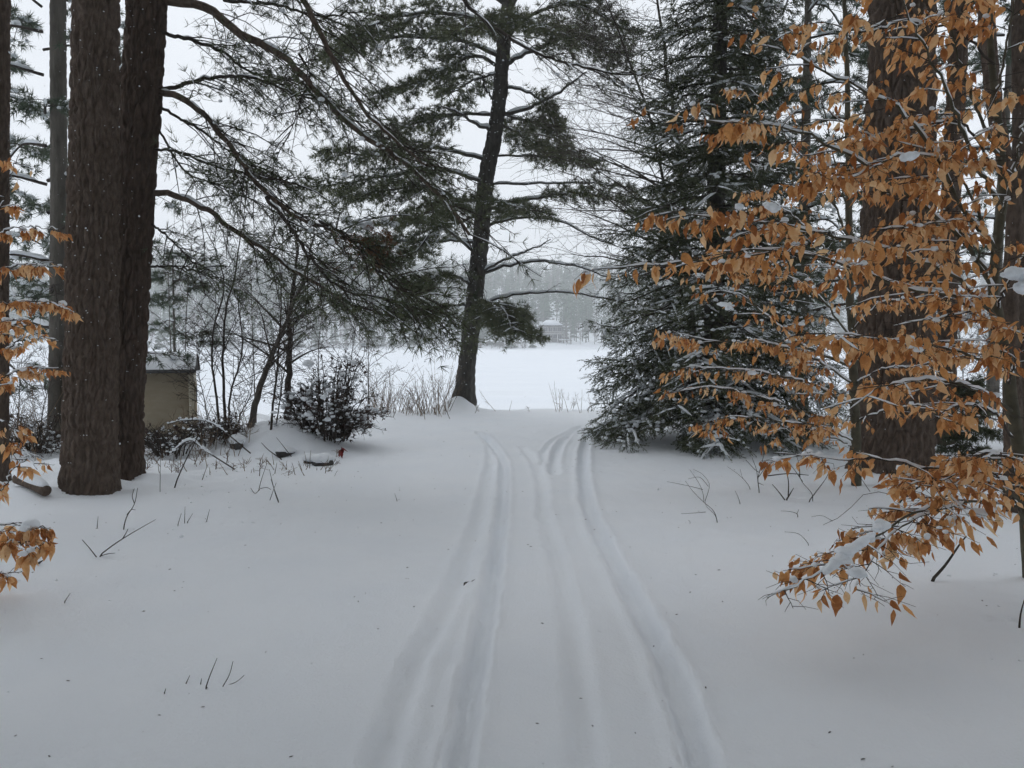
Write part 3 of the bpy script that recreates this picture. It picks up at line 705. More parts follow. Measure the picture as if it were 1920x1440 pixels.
rF, pF = big_pine('thin black trunk curving down at the far right behind beech leaves', (1908, 870), 7.2, [(1897, 700), (1893, 560), (1902, 400), (1868, 220), (1848, 20), (1840, -120)],
                  [.085, .08, .075, .07, .07, .075, .08, .08, .06, .03], 60, .008, .03, 27, .12, hv=5.6, ht=11, step=.03)
rG, pG = big_pine('straight black trunk at the upper right corner', (1925, 850), 10.5, [(1921, 600), (1917, 300), (1914, 80), (1913, -100)],
                  [.13, .12, .115, .11, .11, .10, .08, .05, .02], 60, .01, .03, 28, .12, hv=6.5, ht=14, step=.05, crown=(7, 14, 2.6, 350))
# snow flecks stuck to the bark of the near trunks
for root, pts, rad, n, sd_ in ((rA, pA, .30, 120, 1), (rB, pB, .235, 70, 2), (rE, pE, .41, 60, 3)):
    q = np.random.default_rng(sd_ + 300); TP = spline(pts, 300); idx = q.integers(4, 105, n); a = q.uniform(-2.7, -.4, n)
    fl = MB(); blobs(fl, TP[idx] + np.stack([np.cos(a), np.sin(a), np.zeros(n)], -1) * (rad * (1 - .13 * idx / 100.))[:, None], q.uniform(.003, .008, n)); part('snow', fl, M['snow_lump'], root, kind='stuff')

# ---- sweeping boughs of the twin pines, hanging over the path
r = np.random.default_rng(31)
SW = [ # path, depth start, depth end, radius, subs, sub length, tuft share
 ([(300, 0), (390, 16), (450, 62), (530, 105), (620, 198), (680, 252), (750, 300), (830, 372), (880, 440)], 8.9, 7.6, .052, 34, 1.1, .55),
 ([(545, -60), (570, 0), (604, 70), (640, 140), (690, 215), (745, 265), (800, 310)], 8.6, 7.4, .036, 22, .9, .5),
 ([(296, 172), (345, 185), (400, 235), (450, 300), (500, 365), (560, 408), (620, 432), (700, 470)], 8.9, 7.6, .038, 30, 1.0, .7),
 ([(288, 362), (330, 366), (390, 395), (440, 432), (500, 470), (560, 512), (640, 560), (720, 590)], 8.9, 7.9, .036, 26, .9, .75),
 ([(300, 168), (380, 150), (470, 145), (560, 180), (610, 190)], 8.9, 8.6, .026, 18, .8, .8),
 ([(300, 60), (400, 90), (480, 140), (560, 150)], 8.9, 9.8, .024, 18, .9, .85),
 ([(300, 200), (370, 240), (440, 290), (520, 330)], 8.9, 9.8, .018, 14, .8, .5),
 ([(296, 240), (330, 300), (360, 330), (420, 350), (520, 400)], 8.9, 9.6, .014, 14, .7, .45),
 ([(500, 370), (540, 420), (580, 480), (640, 540), (720, 560), (790, 580)], 7.9, 7.2, .022, 24, .9, .9),
 ([(600, 415), (660, 450), (700, 500), (740, 540), (800, 560)], 7.7, 7.0, .018, 22, .8, .9),
 ([(420, 0), (520, 10), (600, 30), (680, 20)], 9.2, 8.2, .022, 16, .8, .8),
 ([(830, -40), (900, 30), (980, 85), (1060, 118), (1130, 135), (1190, 140)], 9.4, 8.4, .026, 14, .7, .25),
 ([(560, 100), (580, 140), (560, 200), (540, 260)], 8.6, 8.4, .014, 10, .6, .5),
 ([(288, 280), (330, 283), (400, 310), (480, 330), (560, 345)], 8.9, 8.0, .016, 16, .7, .6),
 ([(285, 420), (310, 440), (340, 470), (370, 500)], 8.9, 8.6, .014, 9, .5, .7),
 ([(282, 500), (320, 500), (370, 510), (420, 530)], 8.9, 9.4, .014, 10, .5, .6),
]
twb, ndl, snw = MB(), MB(), MB()
for k, (pp, d0, d1, rr, ns, sl, ts) in enumerate(SW):
    L = px_limb(pp, d0, d1, 34); L[1:-1] += r.normal(0, .008, (32, 3)); R_ = np.linspace(rr, rr * .3, 34)
    mb = MB(); tubes(mb, L, R_, 8); bo = part('branch', mb, M['bark'] if rr > .03 else M['twig'], rB)
    if rr > .015: sm = MB(); snow_on(sm, L, R_, .5, .9, 40 + k, 7); part('snow', sm, M['snow_lump'], bo)
    P, P2, tpz, tdz = grow(L, int(ns * 1.3), sl, sl * .6, .12, 32, .28, 7, .30, r, updir=.1, flat_=.5, tuft_t=(.5, 1.0))
    q_ = r.random(len(P)) < .14; tubes(snw, P[q_] + (0, 0, .007), np.array([.0005, .008, .006, .005, .0005])[None] * r.uniform(.5, 1.3, (q_.sum(), 1)), 4)
    tubes(twb, P, np.linspace(.0075, .0028, 5)[None], 4); tubes(twb, P2, np.array([.003, .0023, .0016]), 3)
    i = r.random(len(tpz)) < ts * (.45 + .55 * (vnoise(tpz * 1.6, 77) > .45)); tufts(ndl, TUFT, tpz[i], tdz[i], 1.0, r)
    i = r.random(len(tpz)) < .02; blobs(snw, tpz[i] + (0, 0, .01), r.uniform(.012, .035, i.sum()))
part('twigs', twb, M['twig'], rB, kind='stuff'); part('foliage', ndl, M['needles_near'], rB, False, 'stuff')
# a patch of snow and rusty dead needles caught where two boughs cross
c = W(672, 425, 7.7); n = 26; blobs(snw, c + r.normal(0, 1, (n, 3)) * (.16, .08, .05), r.uniform(.02, .06, n)); part('snow', snw, M['snow_lump'], rB, kind='stuff')
dn = MB(); c = W(700, 462, 7.6); n = 150; tufts(dn, TUFT, c + r.normal(0, 1, (n, 3)) * (.14, .1, .09), norm(r.normal(0, 1, (n, 3)) + (0, 0, -.8)), .9, r); part('foliage', dn, M['dead_leaf'], rB, False, 'stuff', 'rusty brown dead needles')
print('sweep', ndl.n)

# ------------------------------------------------------------------ generic layered evergreen
def layered(label, bpx, d, H, prof, nb, seed, mt='needles', zlo=.6, tuft_sc=1.0, tpl=None, snow=.05, trunk_r=.12, dead=None, droop=.3, name='pine_tree', cat='pine', sub=12, root=None, trunkpts=None, twl=.26, ntw=5, zmax=None, snow_r=(.03, .08), bark='bark_grey', azs=None):
    r = np.random.default_rng(seed); tpl = tpl or TUFT_MID
    b = W(bpx[0], bpx[1], d); b[2] = gz(b[0], b[1])
    if root is None:
        root = thing(name, label, cat, b)
        top = b + (r.normal(0, .15), r.normal(0, .15), H)
        part('trunk', bark_trunk([b - (0, 0, .4), b + (0, 0, H * .3), b + (top - b) * .7, top], [trunk_r, trunk_r * .75, trunk_r * .45, .02], 24, np.linspace(0, 1, 80), .01, .05, seed, .15, b[2]), M[bark], root)
    tw, nd, sn, br = MB(), MB(), MB(), MB()
    for k in range(nb):
        t = ((k + r.random()) / nb); z = zlo + (H - zlo) * t
        if zmax and z > zmax: continue
        rad = prof(z) * r.uniform(.75, 1.15); a = r.uniform(*azs) if azs else k * 2.399 + r.normal(0, .3)
        d_ = np.array([math.cos(a), math.sin(a), 0]); p0 = b + (0, 0, z)
        L = spline([p0, p0 + d_ * rad * .4 + (0, 0, .06 * rad), p0 + d_ * rad * .75 + (0, 0, -.03 * rad - droop * rad * .25), p0 + d_ * rad + (0, 0, -droop * rad * .45)], 14)
        tubes(br, L, np.linspace(.010 + .011 * rad, .004, 14), 4)
        if snow and r.random() < .8: snow_on(sn, L, np.linspace(.018 + .018 * rad, .012, 14), .6, 1.1, seed * 7 + k, 5)
        P, P2, tp_, td_ = grow(L, sub, rad * .42, rad * .2, .2, 55, droop * .6, ntw, twl, r, updir=.2)
        tubes(tw, P, np.linspace(.007, .003, 5)[None], 3); tubes(tw, P2, np.array([.003, .0025, .002]), 3); tufts(nd, tpl, tp_, td_, tuft_sc, r)
        i = r.random(len(tp_)) < snow; blobs(sn, tp_[i] + (0, 0, .012), r.uniform(*snow_r, i.sum()))
    part('branches', br, M['twig'], root, kind='stuff'); part('twigs', tw, M['twig'], root, kind='stuff'); part('foliage', nd, M[mt], root, False, 'stuff')
    if sn.n: part('snow', sn, M['snow_lump'], root, kind='stuff')
    print(label[:30], nd.n, sn.n)
    return root
# lower boughs of the slender grey trunk at the left, and evergreens behind it
layered('', (104, 835), 12.6, 8.5, lambda z: 1.9 - .05 * z, 20, 41, zlo=1.3, root=rC, snow=.12, sub=8, mt='needles_far')
layered('snow laden evergreen behind the slender grey trunk at the left', (-30, 800), 15.2, 11, lambda z: 2.6 - .18 * z, 30, 42, zlo=.8, snow=.14, sub=8, mt='needles_far', tuft_sc=1.2)
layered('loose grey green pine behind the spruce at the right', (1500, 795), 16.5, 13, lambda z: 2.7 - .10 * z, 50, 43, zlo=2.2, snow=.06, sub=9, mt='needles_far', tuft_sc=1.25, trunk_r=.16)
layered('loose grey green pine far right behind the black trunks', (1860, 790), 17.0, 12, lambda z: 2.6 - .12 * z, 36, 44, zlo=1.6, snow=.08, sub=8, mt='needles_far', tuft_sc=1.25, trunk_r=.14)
layered('small green hemlock right of the massive trunk base', (1812, 850), 9.9, 1.15, lambda z: .42 - .25 * z, 16, 45, zlo=.15, snow=.0, sub=8, mt='needles_dark', tuft_sc=.5, trunk_r=.015, twl=.14, name='hemlock', cat='hemlock')
layered('small pale pine behind the pump shed', (330, 775), 17.5, 4.4, lambda z: 1.7 - .3 * z, 6, 46, zlo=2.3, snow=.10, sub=6, mt='needles_far', tuft_sc=1.1, trunk_r=.06)

# ------------------------------------------------------------------ the spruce beside the path
def sprof(z): return float(np.interp(z, [0, .5, 2.0, 4.3, 6.0, 9, 14], [1.75, 1.85, 1.88, 1.52, 1.12, .70, .05]))
r = np.random.default_rng(51)
sb_ = W(1336, 838, 12.3); sb_[2] = gz(sb_[0], sb_[1])
spr = thing('spruce_tree', 'tall dark spruce with snow laden skirt right of the path', 'spruce', sb_)
part('trunk', bark_trunk([sb_ - (0, 0, .4), sb_ + (0, 0, 4), sb_ + (.05, 0, 9), sb_ + (.05, 0, 14)], [.17, .14, .08, .02], 36, np.linspace(0, 1, 160), .01, .04, 52, .15, sb_[2]), M['bark_center'], spr)
br, tw, nd, sn = MB(), MB(), MB(), MB()
NB = 290
for k in range(NB):
    t = (k + r.random()) / NB; z = .12 + 13.7 * t ** 1.12
    rad = sprof(z) * (r.uniform(.74, 1.10) if z < 4 else r.uniform(.55, 1.12)); a = k * 2.399 + r.normal(0, .25)
    d_ = np.array([math.cos(a), math.sin(a), 0]); p0 = sb_ + (0, 0, z)
    if z < 1.3:     # skirt: comes out and sags onto the snow
        tipz = max(.06 - z, -.55); L = spline([p0 + (0, 0, .25), p0 + d_ * rad * .4 + (0, 0, .22), p0 + d_ * rad * .75 + (0, 0, tipz * .55 + .06), p0 + d_ * rad * 1.02 + (0, 0, tipz)], 16)
        hh = gh(L[:, 0], L[:, 1]); L[:, 2] = np.maximum(L[:, 2], hh + .03)
    else:
        L = spline([p0, p0 + d_ * rad * .4 + (0, 0, -.02 * rad), p0 + d_ * rad * .78 + (0, 0, -.16 * rad), p0 + d_ * rad + (0, 0, -.14 * rad)], 16)
    tubes(br, L, np.linspace(.012 + .008 * rad, .005, 16), 4)
    ns = (20 if z < 2.5 else 20 if z < 4.8 else 15 if z < 6.9 else 6) - (5 if d_[1] > .6 else 0) + (7 if z < 1.6 and d_[1] < .6 else 0)
    P, P2, tp_, td_ = grow(L, ns, rad * .40 + .08, rad * .14 + .06, .14, 58, .34, 6 if z < 6.9 else 4, .20, r, updir=-.12, tuft_t=(.1, .5, .9), curl=.1, flat_=.4)
    hh = gh(tp_[:, 0], tp_[:, 1]); ok = tp_[:, 2] > hh + .01
    tubes(tw, P, np.linspace(.006, .003, 5)[None], 3)
    tufts(nd, FINGER, tp_[ok], td_[ok], 1.0 if z < 6.9 else 1.5, r)
    front = d_[1] < .35
    if front and z < 7: q_ = r.random(len(P)) < (.4 if z < 1.6 else .2); tubes(sn, P[q_] + (0, 0, .012), np.array([.001, .018, .017, .014, .001])[None] * r.uniform(.5, 1.4, (q_.sum(), 1)), 5)
    if z < 1.5 and front and r.random() < .62:
        m_ = 46; q_ = r.uniform(3, 14.9, m_); i_ = q_.astype(int); blobs(sn, L[i_] + (L[np.minimum(i_ + 1, 15)] - L[i_]) * (q_ - i_)[:, None] + r.normal(0, 1, (m_, 3)) * (.022, .022, .012) + (0, 0, .02), np.where(vnoise(np.stack([q_ * .6, q_ * 0 + k, q_ * 0], -1), 5) > .38, r.uniform(.02, .05, m_), .008))
        i = (r.random(len(tp_)) < .05) & ok; blobs(sn, tp_[i] + (0, 0, .01), r.uniform(.015, .05, i.sum()))
    elif z < 7:
        i = (r.random(len(tp_)) < (.022 if z > 3 else .045)); blobs(sn, tp_[i] + (0, 0, .01), r.uniform(.012, .042, i.sum()))
part('branches', br, M['twig'], spr, kind='stuff'); part('twigs', tw, M['twig'], spr, kind='stuff'); part('foliage', nd, M['needles_dark'], spr, False, 'stuff'); part('snow', sn, M['snow_lump'], spr, kind='stuff')
print('spruce', nd.n, sn.n)

# ------------------------------------------------------------------ leafless trees and saplings
def bare_tree(label, path, d, rad, seed, nbr, blen, spread=(25, 60), azf=None, lift=.5, name='bare_tree', cat='tree', mt='twig', snow=False, start=.2, ntw=5, twl=.3, group=None, sag=-.1, minr=.0022, d2=None):
    r = np.random.default_rng(seed)
    b = W(path[0][0], path[0][1], d); gzz = gz(b[0], b[1])
    root = thing(name, label, cat, (b[0], b[1], gzz), group)
    L = px_limb(path, d, d2 or d, 30); L[0, 2] = min(L[0, 2], gzz - .1); L[1:-1] += r.normal(0, rad * .22, (28, 3))
    R_ = np.linspace(rad, max(rad * .25, minr), 30)
    mb = MB(); tubes(mb, L, R_, 10 if rad > .03 else 6); o = part('trunk', mb, M[mt], root)
    if snow: sm = MB(); snow_on(sm, L, R_ * 1.05, .8, 1.0, seed); part('snow', sm, M['snow_lump'], o)
    br, tw = MB(), MB()
    for k in range(nbr):
        t = start + (1 - start) * (k + r.random()) / nbr; p = L[int(t * 29)]; T = norm(L[min(int(t * 29) + 1, 29)] - L[int(t * 29) - 1])
        az = r.uniform(*azf) if azf else r.uniform(0, 6.283); h = np.array([math.cos(az), math.sin(az), 0]); a = R(r.uniform(*spread))
        D = norm(T * math.cos(a) + h * math.sin(a) + (0, 0, lift * .3)); l = blen * r.uniform(.5, 1.15) * (1.15 - .6 * t); rr = max(rad * .45 * (1.1 - t), minr * 1.5)
        tt = np.linspace(0, 1, 9)[:, None]; C = p + D * l * tt + np.array([0, 0, 1.]) * (sag * l * tt ** 2) + np.cumsum(r.normal(0, .012 * l, (9, 3)), 0) * tt
        tubes(br, C, np.linspace(rr, minr, 9), 4)
        if ntw:
            P, P2, _, _ = grow(C, ntw, l * .45, l * .2, .2, 38, -.05, 3, twl * l * .5, r, flat_=.6)
            tubes(tw, P, np.linspace(minr * 1.5, minr * .8, 5)[None], 3); tubes(tw, P2, np.array([minr, minr * .8, minr * .6]), 3)
    part('branches', br, M[mt], root, kind='stuff'); part('twigs', tw, M[mt], root, kind='stuff')
    return root
# wide leafless tree behind the spruce, its fine branches reaching left over the path
bare_tree('leafless tree behind the spruce with fine branches reaching towards the leaning pine', [(1300, 800), (1298, 600), (1285, 400), (1260, 200), (1230, -20)], 14.2, .075, 61, 50, 3.3, (48, 86), (2.5, 3.8), .35, minr=.0034, sag=-.12, ntw=8, twl=.7, start=.34, mt='twig_grey')
bare_tree('slim leafless tree left of the spruce top', [(1330, 810), (1270, 500), (1225, 250), (1160, 60), (1120, -40)], 14.8, .045, 62, 24, 2.2, (25, 70), None, .4, minr=.0034, ntw=7, start=.3)
# saplings by the shed
SAP = [
 ([(412, 835), (408, 760), (398, 690), (400, 620), (420, 540), (405, 470), (380, 420)], 12.2, .022, 'wavy dark sapling nearest the pump shed'),
 ([(425, 832), (420, 740), (418, 660), (424, 580), (440, 520), (450, 450), (462, 400)], 12.0, .026, 'straight dark sapling in the clump right of the pump shed'),
 ([(428, 834), (432, 740), (447, 690), (455, 640), (446, 560), (452, 500)], 12.4, .020, 'dark sapling bowed right in the clump by the pump shed'),
 ([(440, 838), (450, 780), (470, 740), (474, 690)], 11.9, .013, 'short crooked sapling between clump and birch'),
 ([(395, 840), (385, 760), (372, 690), (380, 620)], 11.8, .010, 'thin whip against the pump shed corner'),
 ([(505, 838), (512, 760), (520, 690), (526, 600), (528, 520), (530, 440)], 11.4, .020, 'thin straight sapling just right of the leaning birch'),
 ([(512, 836), (522, 770), (532, 700), (545, 630), (560, 560)], 11.6, .012, 'thinnest leaning sapling beside the dark pole tree'),
]
for k, (pp, d, rr, lb) in enumerate(SAP):
    bare_tree(lb, pp, d, rr, 70 + k, 22, 1.0, (25, 65), None, .6, name='sapling', cat='sapling', minr=.0026, ntw=5, twl=.5, start=.3, group='saplings by the pump shed')
bare_tree('leaning snow topped birch among saplings', [(462, 828), (478, 760), (496, 705), (515, 650), (535, 610), (555, 560), (575, 500), (590, 440)], 11.8, .055, 81, 26, 1.5, (25, 70), None, .4, name='birch_tree', cat='birch', mt='twig_grey', snow=True, minr=.003, ntw=6, twl=.5, start=.35)
bare_tree('dark upright pole tree behind the snowy shrub', [(541, 815), (541, 740), (543, 660), (544, 590), (555, 500), (560, 440)], 12.6, .062, 82, 24, 1.7, (35, 75), None, .2, name='bare_tree', mt='twig', minr=.003, ntw=6, twl=.5, start=.3, sag=-.2)
for k, (x0, y0, d, hgt) in enumerate([(640, 800, 14.5, 2.4), (690, 790, 15.0, 1.8), (600, 795, 15.0, 3.0), (330, 800, 15.5, 3.6), (480, 790, 15.2, 3.2), (350, 790, 16.0, 4.0)]):
    b = W(x0, y0, d); top = PX(b + np.array([r.normal(0, .2), 0, hgt]))
    bare_tree('whippy leafless sapling ' + ['on the bank above the right side of the tangled shrub', 'between tangled shrub and reeds against the white lake', 'behind the left side of the tangled shrub', 'over the middle of the pump shed roof', 'behind the leaning birch foot', 'over the right end of the pump shed roof'][k], [(x0, y0), ((x0 + top[0]) / 2 + r.normal(0, 8), (y0 + top[1]) / 2), (float(top[0]), float(top[1]))], d, .014, 90 + k, 18, 1.1, (25, 60), None, .6, name='sapling', cat='sapling', mt='twig_grey', minr=.0028, ntw=5, twl=.5, start=.2, group='bank saplings')
for k, (x0, y0, d, hgt) in enumerate([(1800, 830, 11.5, 1.8), (1850, 830, 12.0, 2.2), (1560, 800, 13.5, 1.2), (1885, 840, 11.0, 1.8), (30, 840, 11.8, 1.5), (75, 835, 12.4, 1.2)]):
    b = W(x0, y0, d); top = PX(b + np.array([r.normal(0, .15), 0, hgt]))
    bare_tree('leafless grey thicket shoot ' + ['just right of the massive trunk', 'midway between massive trunk and right edge', 'between spruce skirt and massive trunk', 'beside the black trunk at the right edge', 'near the dark trunk at the left edge', 'at the foot of the slender grey trunk'][k], [(x0, y0), (x0 + 6, (y0 + top[1]) / 2), (float(top[0]), float(top[1]))], d, .010, 110 + k, 22, .9, (20, 60), None, .6, name='thicket_shoot', cat='sapling', mt='twig_grey', minr=.0024, ntw=5, twl=.5, start=.05, group='thicket shoots behind the big trunks')

# ------------------------------------------------------------------ beeches with orange leaves
def leaf_tpl(seed, L=.084, w=.0205):
    r = np.random.default_rng(seed)
    st = np.array([0, .14, .34, .56, .78, 1.0]); hw = np.array([0, .62, 1.0, .86, .42, 0]) * w * r.uniform(.8, 1.1)
    fold = r.uniform(.2, 1.3); curl = r.uniform(-.9, 1.3); tw_ = r.uniform(-.5, .5); V = []; F = []
    for i, s in enumerate(st):
        z = s * L; y = curl * L * s * s * .5
        if hw[i] == 0: V.append((0, y, z)); continue
        wv = r.uniform(.8, 1.15); y += r.normal(0, .0025)
        V += [(-hw[i] * wv, y + hw[i] * fold, z), (0, y, z), (hw[i], y + hw[i] * fold * r.uniform(.6, 1.3), z)]
    V = np.array(V); V[:, 2] += .006
    F = [(0, 2, 1), (0, 3, 2)]
    for i in range(3):
        a = 1 + 3 * i; F += [(a, a + 1, a + 4), (a, a + 4, a + 3), (a + 1, a + 2, a + 5), (a + 1, a + 5, a + 4)]
    F += [(10, 11, 13), (11, 12, 13)]
    V = np.vstack([V, [(-.0008, 0, -.012), (.0008, 0, -.012)]]); F += [(14, 15, 0)]
    return V, np.array(F)
LEAVES = [leaf_tpl(400 + k) for k in range(10)]
LEAF_ME = [MB().add(v, f_, None, (k * .137) % 1).mesh('leaf', M['leaf'], smooth=True) for k, (v, f_) in enumerate(LEAVES)]
def beech(label, bpx, d, trunk, td, trad, limbs, seed, nobj, lsc=1.0, sub=(9, .42), snowy=.05, cat='beech'):
    r = np.random.default_rng(seed); b = W(bpx[0], bpx[1], d); b[2] = gz(b[0], b[1])
    root = thing('beech_tree', label, cat, b)
    if trunk:
        L = px_limb(trunk, d, td, 40); L[0, 2] = min(L[0, 2], b[2] - .1); L[1:-1] += r.normal(0, trad * .06, (38, 3)); mb = MB(); tubes(mb, L, np.linspace(trad, trad * .35, 40), 14); part('trunk', mb, M['beech_bark'], root)
    tw, sn = MB(), MB(); LP = []; LD = []
    for k, (pp, d0, d1, rr, dens) in enumerate(limbs):
        L = px_limb(pp, d0, d1, 30); L[1:-1] += r.normal(0, .006, (28, 3)); R_ = np.linspace(rr, .0022, 30); mb = MB(); tubes(mb, L, R_, 7)
        bo = part('branch', mb, M['beech_bark'] if rr > .009 else M['twig'], root)
        sm = MB(); snow_on(sm, L, R_ * 1.35 + .0015, .62, 1.2, seed + k * 3, 7)
        part('snow', sm, M['snow_lump'], bo)
        ln = np.linalg.norm(np.diff(L, axis=0), axis=1).sum(); ns = max(4, int(ln * sub[0] * dens))
        P, P2, _, _ = grow(L, ns, sub[1], sub[1] * .55, .12, 52, .12, 4, sub[1] * .45, r, flat_=.22)
        tubes(tw, P, np.linspace(.0032, .0014, 5)[None], 4); tubes(tw, P2, np.array([.0017, .0014, .001]), 3)
        q_ = r.random(len(P)) < .4; tubes(sn, P[q_] + (0, 0, .005), np.array([.0005, .0048, .0042, .005, .0005])[None] * r.uniform(.6, 1.4, (q_.sum(), 1)), 5)
        for q in np.linspace(.25, 1, 7):
            f_ = q * 4; i = min(int(f_), 3); u = f_ - i; LP.append(P[:, i] * (1 - u) + P[:, i + 1] * u); LD.append(norm(P[:, 4] - P[:, 0]))
        for q in (.35, .7, 1.0): LP.append(P2[:, 0] * (1 - q) + P2[:, 2] * q); LD.append(norm(P2[:, 2] - P2[:, 0]))
    LP = np.vstack(LP); LD = np.vstack(LD)
    keep = r.random(len(LP)) < (.10 + .80 * (vnoise(LP * 3.4, seed) > .47)); LP, LD = LP[keep], LD[keep]
    hh = gh(LP[:, 0], LP[:, 1]); ok = (LP[:, 2] > hh + .1) & (LP[:, 1] > 1.6); LP, LD = LP[ok], LD[ok]
    n = len(LP); D = norm(LD * r.uniform(.05, .55, (n, 1)) + r.normal(0, .24, (n, 3)) + np.array([0, 0, -1.0]) * r.uniform(.6, 1.4, (n, 1)))
    Mt = orient(D); sc = lsc * np.clip(r.normal(.98, .28, n), .45, 1.6); px_, py_, zc = PX(LP)
    inside = (px_ > -10) & (px_ < 1930) & (py_ > -20) & (py_ < 1460)
    order = np.argsort(np.where(inside, zc / sc, 99)); big = order[:nobj]; rest = order[nobj:]
    Bv = Vector(b.tolist())
    for i in big:
        o = bpy.data.objects.new('leaf', LEAF_ME[i % 10]); col.objects.link(o); o.parent = root
        m4 = Matrix(Mt[i].tolist()).to_4x4() * 1.0
        o.rotation_mode = 'QUATERNION'; o.rotation_quaternion = m4.to_quaternion(); o.location = Vector(LP[i].tolist()) - Bv; o.scale = (sc[i],) * 3
    fl = MB()
    for k, (tv, tf) in enumerate(LEAVES):
        i = rest[rest % 10 == k]; inst(fl, tv, tf, LP[i], Mt[i], sc[i])
    part('foliage', fl, M['leaf'], root, True, 'stuff'); part('twigs', tw, M['twig'], root, kind='stuff')
    i = np.where(r.random(n) < snowy)[0]; blobs(sn, LP[i] + (0, 0, .006), r.gamma(2.5, .0055, len(i)) + .006); part('snow', sn, M['snow_lump'], root, kind='stuff')
    print('beech', n, 'leaves')
    return root
HT = [(1934, 1085), (1924, 960), (1910, 850), (1897, 760), (1890, 690), (1875, 610), (1862, 545), (1868, 470), (1880, 380), (1875, 260), (1860, 120), (1850, -60)]
HL = [
 ([(1866, 560), (1810, 455), (1740, 395), (1640, 320), (1540, 262), (1440, 235), (1330, 228), (1195, 205)], 5.1, 3.6, .014, 1.0),
 ([(1872, 600), (1790, 520), (1700, 480), (1600, 452), (1480, 425), (1380, 415), (1240, 395)], 5.1, 3.8, .013, 1.0),
 ([(1878, 630), (1800, 560), (1700, 540), (1560, 490), (1420, 470), (1290, 490), (1140, 505)], 5.1, 3.9, .012, 1.0),
 ([(1888, 690), (1800, 660), (1720, 645), (1640, 635), (1540, 625)], 5.1, 4.0, .010, 1.0),
 ([(1890, 700), (1840, 660), (1780, 640), (1720, 650)], 5.1, 5.9, .010, 1.1),
 ([(1897, 770), (1820, 725), (1740, 712), (1660, 722), (1590, 770)], 5.1, 4.3, .011, 1.0),
 ([(1868, 470), (1800, 380), (1760, 300), (1700, 220), (1640, 180), (1550, 138), (1440, 70), (1400, 30)], 5.0, 3.9, .014, 1.0),
 ([(1876, 390), (1820, 280), (1780, 180), (1740, 100), (1700, 20), (1680, -60)], 5.0, 4.3, .014, 1.1),
 ([(1875, 300), (1830, 200), (1790, 80), (1770, -40)], 5.0, 4.9, .012, 1.2),
 ([(1868, 220), (1880, 120), (1900, 20), (1930, -60)], 5.0, 4.4, .010, 1.0),
 ([(1880, 400), (1900, 330), (1915, 250), (1940, 180)], 5.0, 4.2, .010, 1.1),
 ([(1862, 545), (1830, 470), (1780, 420), (1720, 425), (1640, 430)], 5.0, 4.5, .010, 1.0),
 ([(1870, 500), (1800, 330), (1700, 290), (1600, 330), (1500, 330)], 5.0, 4.1, .010, 1.0),
 ([(1875, 330), (1800, 230), (1720, 240), (1620, 250), (1540, 200)], 5.0, 4.6, .009, 1.0),
 ([(1900, 820), (1860, 770), (1800, 760), (1740, 790)], 5.1, 4.5, .009, .8),
 ([(1905, 860), (1840, 850), (1760, 880), (1700, 870), (1640, 860), (1560, 860), (1450, 850)], 5.1, 4.6, .008, .55),
 ([(1912, 940), (1860, 905), (1800, 910), (1740, 950), (1680, 985), (1600, 1030), (1540, 1070), (1470, 1108)], 5.15, 3.5, .012, 1.15),
 ([(1913, 950), (1850, 940), (1780, 950), (1700, 980), (1640, 1040), (1600, 1110)], 5.15, 3.7, .010, 1.1),
 ([(1913, 960), (1880, 900), (1830, 880), (1760, 900), (1700, 905)], 5.15, 4.6, .009, 1.1),
 ([(1910, 920), (1900, 880), (1880, 850), (1840, 860)], 5.15, 4.2, .008, 1.2),
 ([(1893, 720), (1910, 660), (1930, 620), (1960, 600)], 5.1, 4.4, .008, 1.2),
 ([(1870, 580), (1895, 520), (1920, 480), (1960, 450)], 5.1, 4.4, .008, 1.2),
 ([(1885, 670), (1840, 590), (1790, 590), (1730, 600)], 5.1, 4.7, .008, 1.1),
 ([(1864, 120), (1800, 60), (1700, 40), (1620, 60), (1540, 40)], 5.0, 4.4, .009, .9),
]
bH = beech('young beech full of hanging orange leaves at the right edge', (1934, 1085), 5.2, HT, 5.0, .048, HL, 131, 300, .78, sub=(9.5, .34), snowy=.035)
B2T = [(1606, 905), (1604, 800), (1600, 700), (1597, 620), (1592, 500), (1592, 380), (1590, 250), (1588, 120), (1580, -60)]
B2L = [([(1598, 640), (1540, 560), (1480, 520), (1400, 505), (1300, 520)], 8.4, 7.2, .012, 1.1),
 ([(1600, 690), (1540, 665), (1480, 630), (1400, 560), (1350, 545)], 8.4, 7.4, .018, 1.0),
 ([(1600, 720), (1520, 670), (1430, 640), (1340, 640), (1260, 620)], 8.4, 7.4, .012, 1.1),
 ([(1602, 760), (1520, 720), (1440, 700), (1350, 690), (1280, 690)], 8.4, 7.6, .012, 1.1),
 ([(1603, 800), (1520, 775), (1430, 745), (1340, 725), (1270, 735)], 8.4, 7.6, .012, 1.1),
 ([(1604, 830), (1540, 800), (1460, 790), (1380, 780), (1320, 800)], 8.4, 7.6, .010, 1.0),
 ([(1604, 840), (1560, 820), (1500, 800), (1440, 810)], 8.4, 8.6, .010, 1.0),
 ([(1595, 560), (1540, 460), (1480, 400), (1400, 350)], 8.4, 7.6, .012, .9),
 ([(1592, 450), (1540, 330), (1490, 280), (1440, 200), (1400, 160)], 8.4, 7.6, .012, .7),
 ([(1592, 400), (1560, 280), (1540, 180), (1500, 60)], 8.4, 8.0, .010, .6),
 ([(1600, 720), (1660, 690), (1720, 690), (1780, 700)], 8.4, 7.6, .009, .9),
 ([(1603, 790), (1660, 770), (1720, 760), (1790, 780)], 8.4, 7.4, .009, .8),
 ([(1597, 620), (1650, 570), (1710, 560), (1790, 560)], 8.4, 7.4, .009, .9)]
